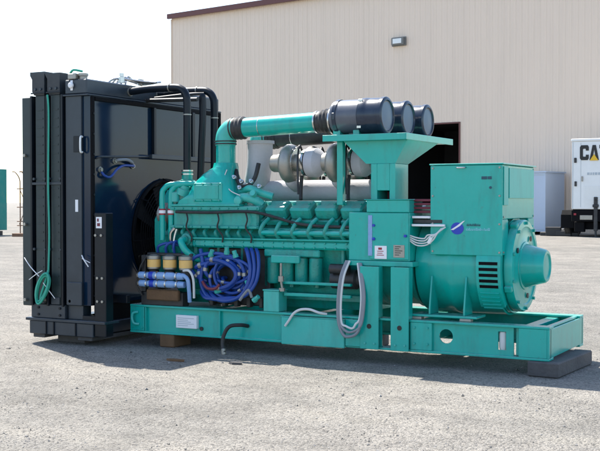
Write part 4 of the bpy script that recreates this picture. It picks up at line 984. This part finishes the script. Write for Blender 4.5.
# ================================================================== LOOSE THINGS
mb = MB(); mb.box(4.07, 4.30, -.03, .86, .0, .1235, .008, Matrix.Rotation(.0, 3, 'Z')); mb.box(4.19, 4.40, .02, .80, .0, .119, .01)
tb = MB(); tb.box(4.10, 4.36, -.05, .88, 0, .123, .010, Matrix.Rotation(-.06, 3, 'Z'))
mb.bm.free()
tag(build(tb, 'timber_block', 'timber'), 'grey weathered timber block under the alternator end of the skid', 'timber block')
tb = MB(); tb.box(.36, .53, .0, .30, 0, .123, .008); tag(build(tb, 'timber_block', 'timber_brown'), 'rusty brown timber block under the skid below the fuel filters', 'timber block')
for x0, x1 in ((2.1, 2.3), (.9, 1.1)):
    tb = MB(); tb.box(x0, x1, .95, 1.2, 0, .123, .008); tag(build(tb, 'timber_block', 'timber'), 'timber block in shadow under the far rail of the skid', 'timber block', 'blocks under the far rail')
# green cord hung down the radiator side, ending in a coil
mb = MB()
mb.tube([(-.735, RY0-.05, 2.50), (-.73, RY0-.04, 2.30), (-.735, RY0-.045, 1.6), (-.72, RY0-.05, 1.1), (-.73, RY0-.055, .72)], .010, 8)
for k in range(5):
    c = V((-.80+.008*k, RY0-.06-.012*k, .56)); rx = .055+.012*(k % 3); rzz = .13+.012*((k*2) % 3)
    mb.tube([(c.x+rx*math.cos(t)+.05*math.sin(t), c.y+.006*math.sin(2*t), c.z+rzz*math.sin(t)) for t in [2*PI*i/14+.4 for i in range(14)]], .011, 8, 3, closed=True)
mb.tube([(-.73, RY0-.055, .74), (-.74, RY0-.07, .68), (-.76, RY0-.08, .60), (-.80, RY0-.09, .48), (-.79, RY0-.09, .42)], .012, 8)
gcord = build(mb, 'cord', 'green')
tag(gcord, 'green electrical cord hanging down the black radiator, coiled at its lower end', 'cord')
mb = MB(); mb.tube([(-1.07, RY0-.03, .86), (-.95, RY0-.07, .77), (-.82, RY0-.09, .68)], .0045, 6); mb.tube([(-.98, RY0-.06, .64), (-.86, RY0-.09, .70), (-.77, RY0-.10, .74)], .004, 6); mb.tube([(-.76, RY0-.10, .62), (-.70, RY0-.07, .53), (-.66, RY0-.04, .46)], .004, 6); build(mb, 'tie_string', 'paper', gcord)
mb = MB(); mb.tube([(-.33, RY0-.02, .90), (-.28, RY0-.05, .86), (-.24, RY0-.03, .79)], .006, 6); mb.tube([(-.32, RY0-.03, .87), (-.22, RY0-.03, .83)], .004, 6, smooth=False)
tag(build(mb, 'tie_wire', 'paper'), 'short pale piece of tie wire hanging on the radiator corner', 'wire')
# litter
for (x, y, w, mt, lb, cat) in ((1.05, -.72, .10, 'timber_brown', 'brown splinter of wood lying just outside the machine shadow', 'wood scrap'), (1.62, -.62, .07, 'timber', 'small grey wood chip near the black hose end', 'wood scrap')):
    mb = MB(); mb.prism([(x-w, y, .0), (x-w*.3, y-.025, .0), (x+w, y-.01, .0), (x+w*.8, y+.02, .0), (x-w*.5, y+.03, .0)], (0.01, 0, .018)); tag(build(mb, 'wood_scrap', mt), lb, cat)

# ================================================================== LIGHT, SKY, CAMERA
sun_to = V((-.605, .325, 1)).normalized()
sd = bpy.data.lights.new('sun', 'SUN'); sd.energy = 4.9; sd.angle = math.radians(.53); sd.color = (1, .955, .88)
so = bpy.data.objects.new('sun', sd); COL.objects.link(so); so.rotation_euler = sun_to.to_track_quat('Z', 'Y').to_euler(); so.location = (0, 0, 20)
w = bpy.data.worlds.new('World'); S.world = w; w.use_nodes = True
nt = w.node_tree; bg = nt.nodes['Background']
sky = nt.nodes.new('ShaderNodeTexSky'); sky.sky_type = 'NISHITA'; sky.sun_disc = False
sky.sun_elevation = math.asin(sun_to.z); sky.sun_rotation = math.atan2(sun_to.x, sun_to.y)
sky.air_density = 1.0; sky.dust_density = .9; sky.ozone_density = 1.0
nt.links.new(sky.outputs[0], bg.inputs['Color']); bg.inputs['Strength'].default_value = .145

cam = bpy.data.cameras.new('camera'); co = bpy.data.objects.new('camera', cam); COL.objects.link(co)
co.location = CAMP; co.rotation_euler = (PI/2-PITCH, 0, YAW)
cam.sensor_width = 36; cam.lens = 1077.56/600*36; cam.clip_end = 3000; cam.clip_start = .1
S.camera = co
S.view_settings.view_transform = 'Standard'; S.view_settings.look = 'None'; S.view_settings.gamma = 1
S.view_settings.use_curve_mapping = False; S.view_settings.exposure = 1.18
S.cycles.max_bounces = 8
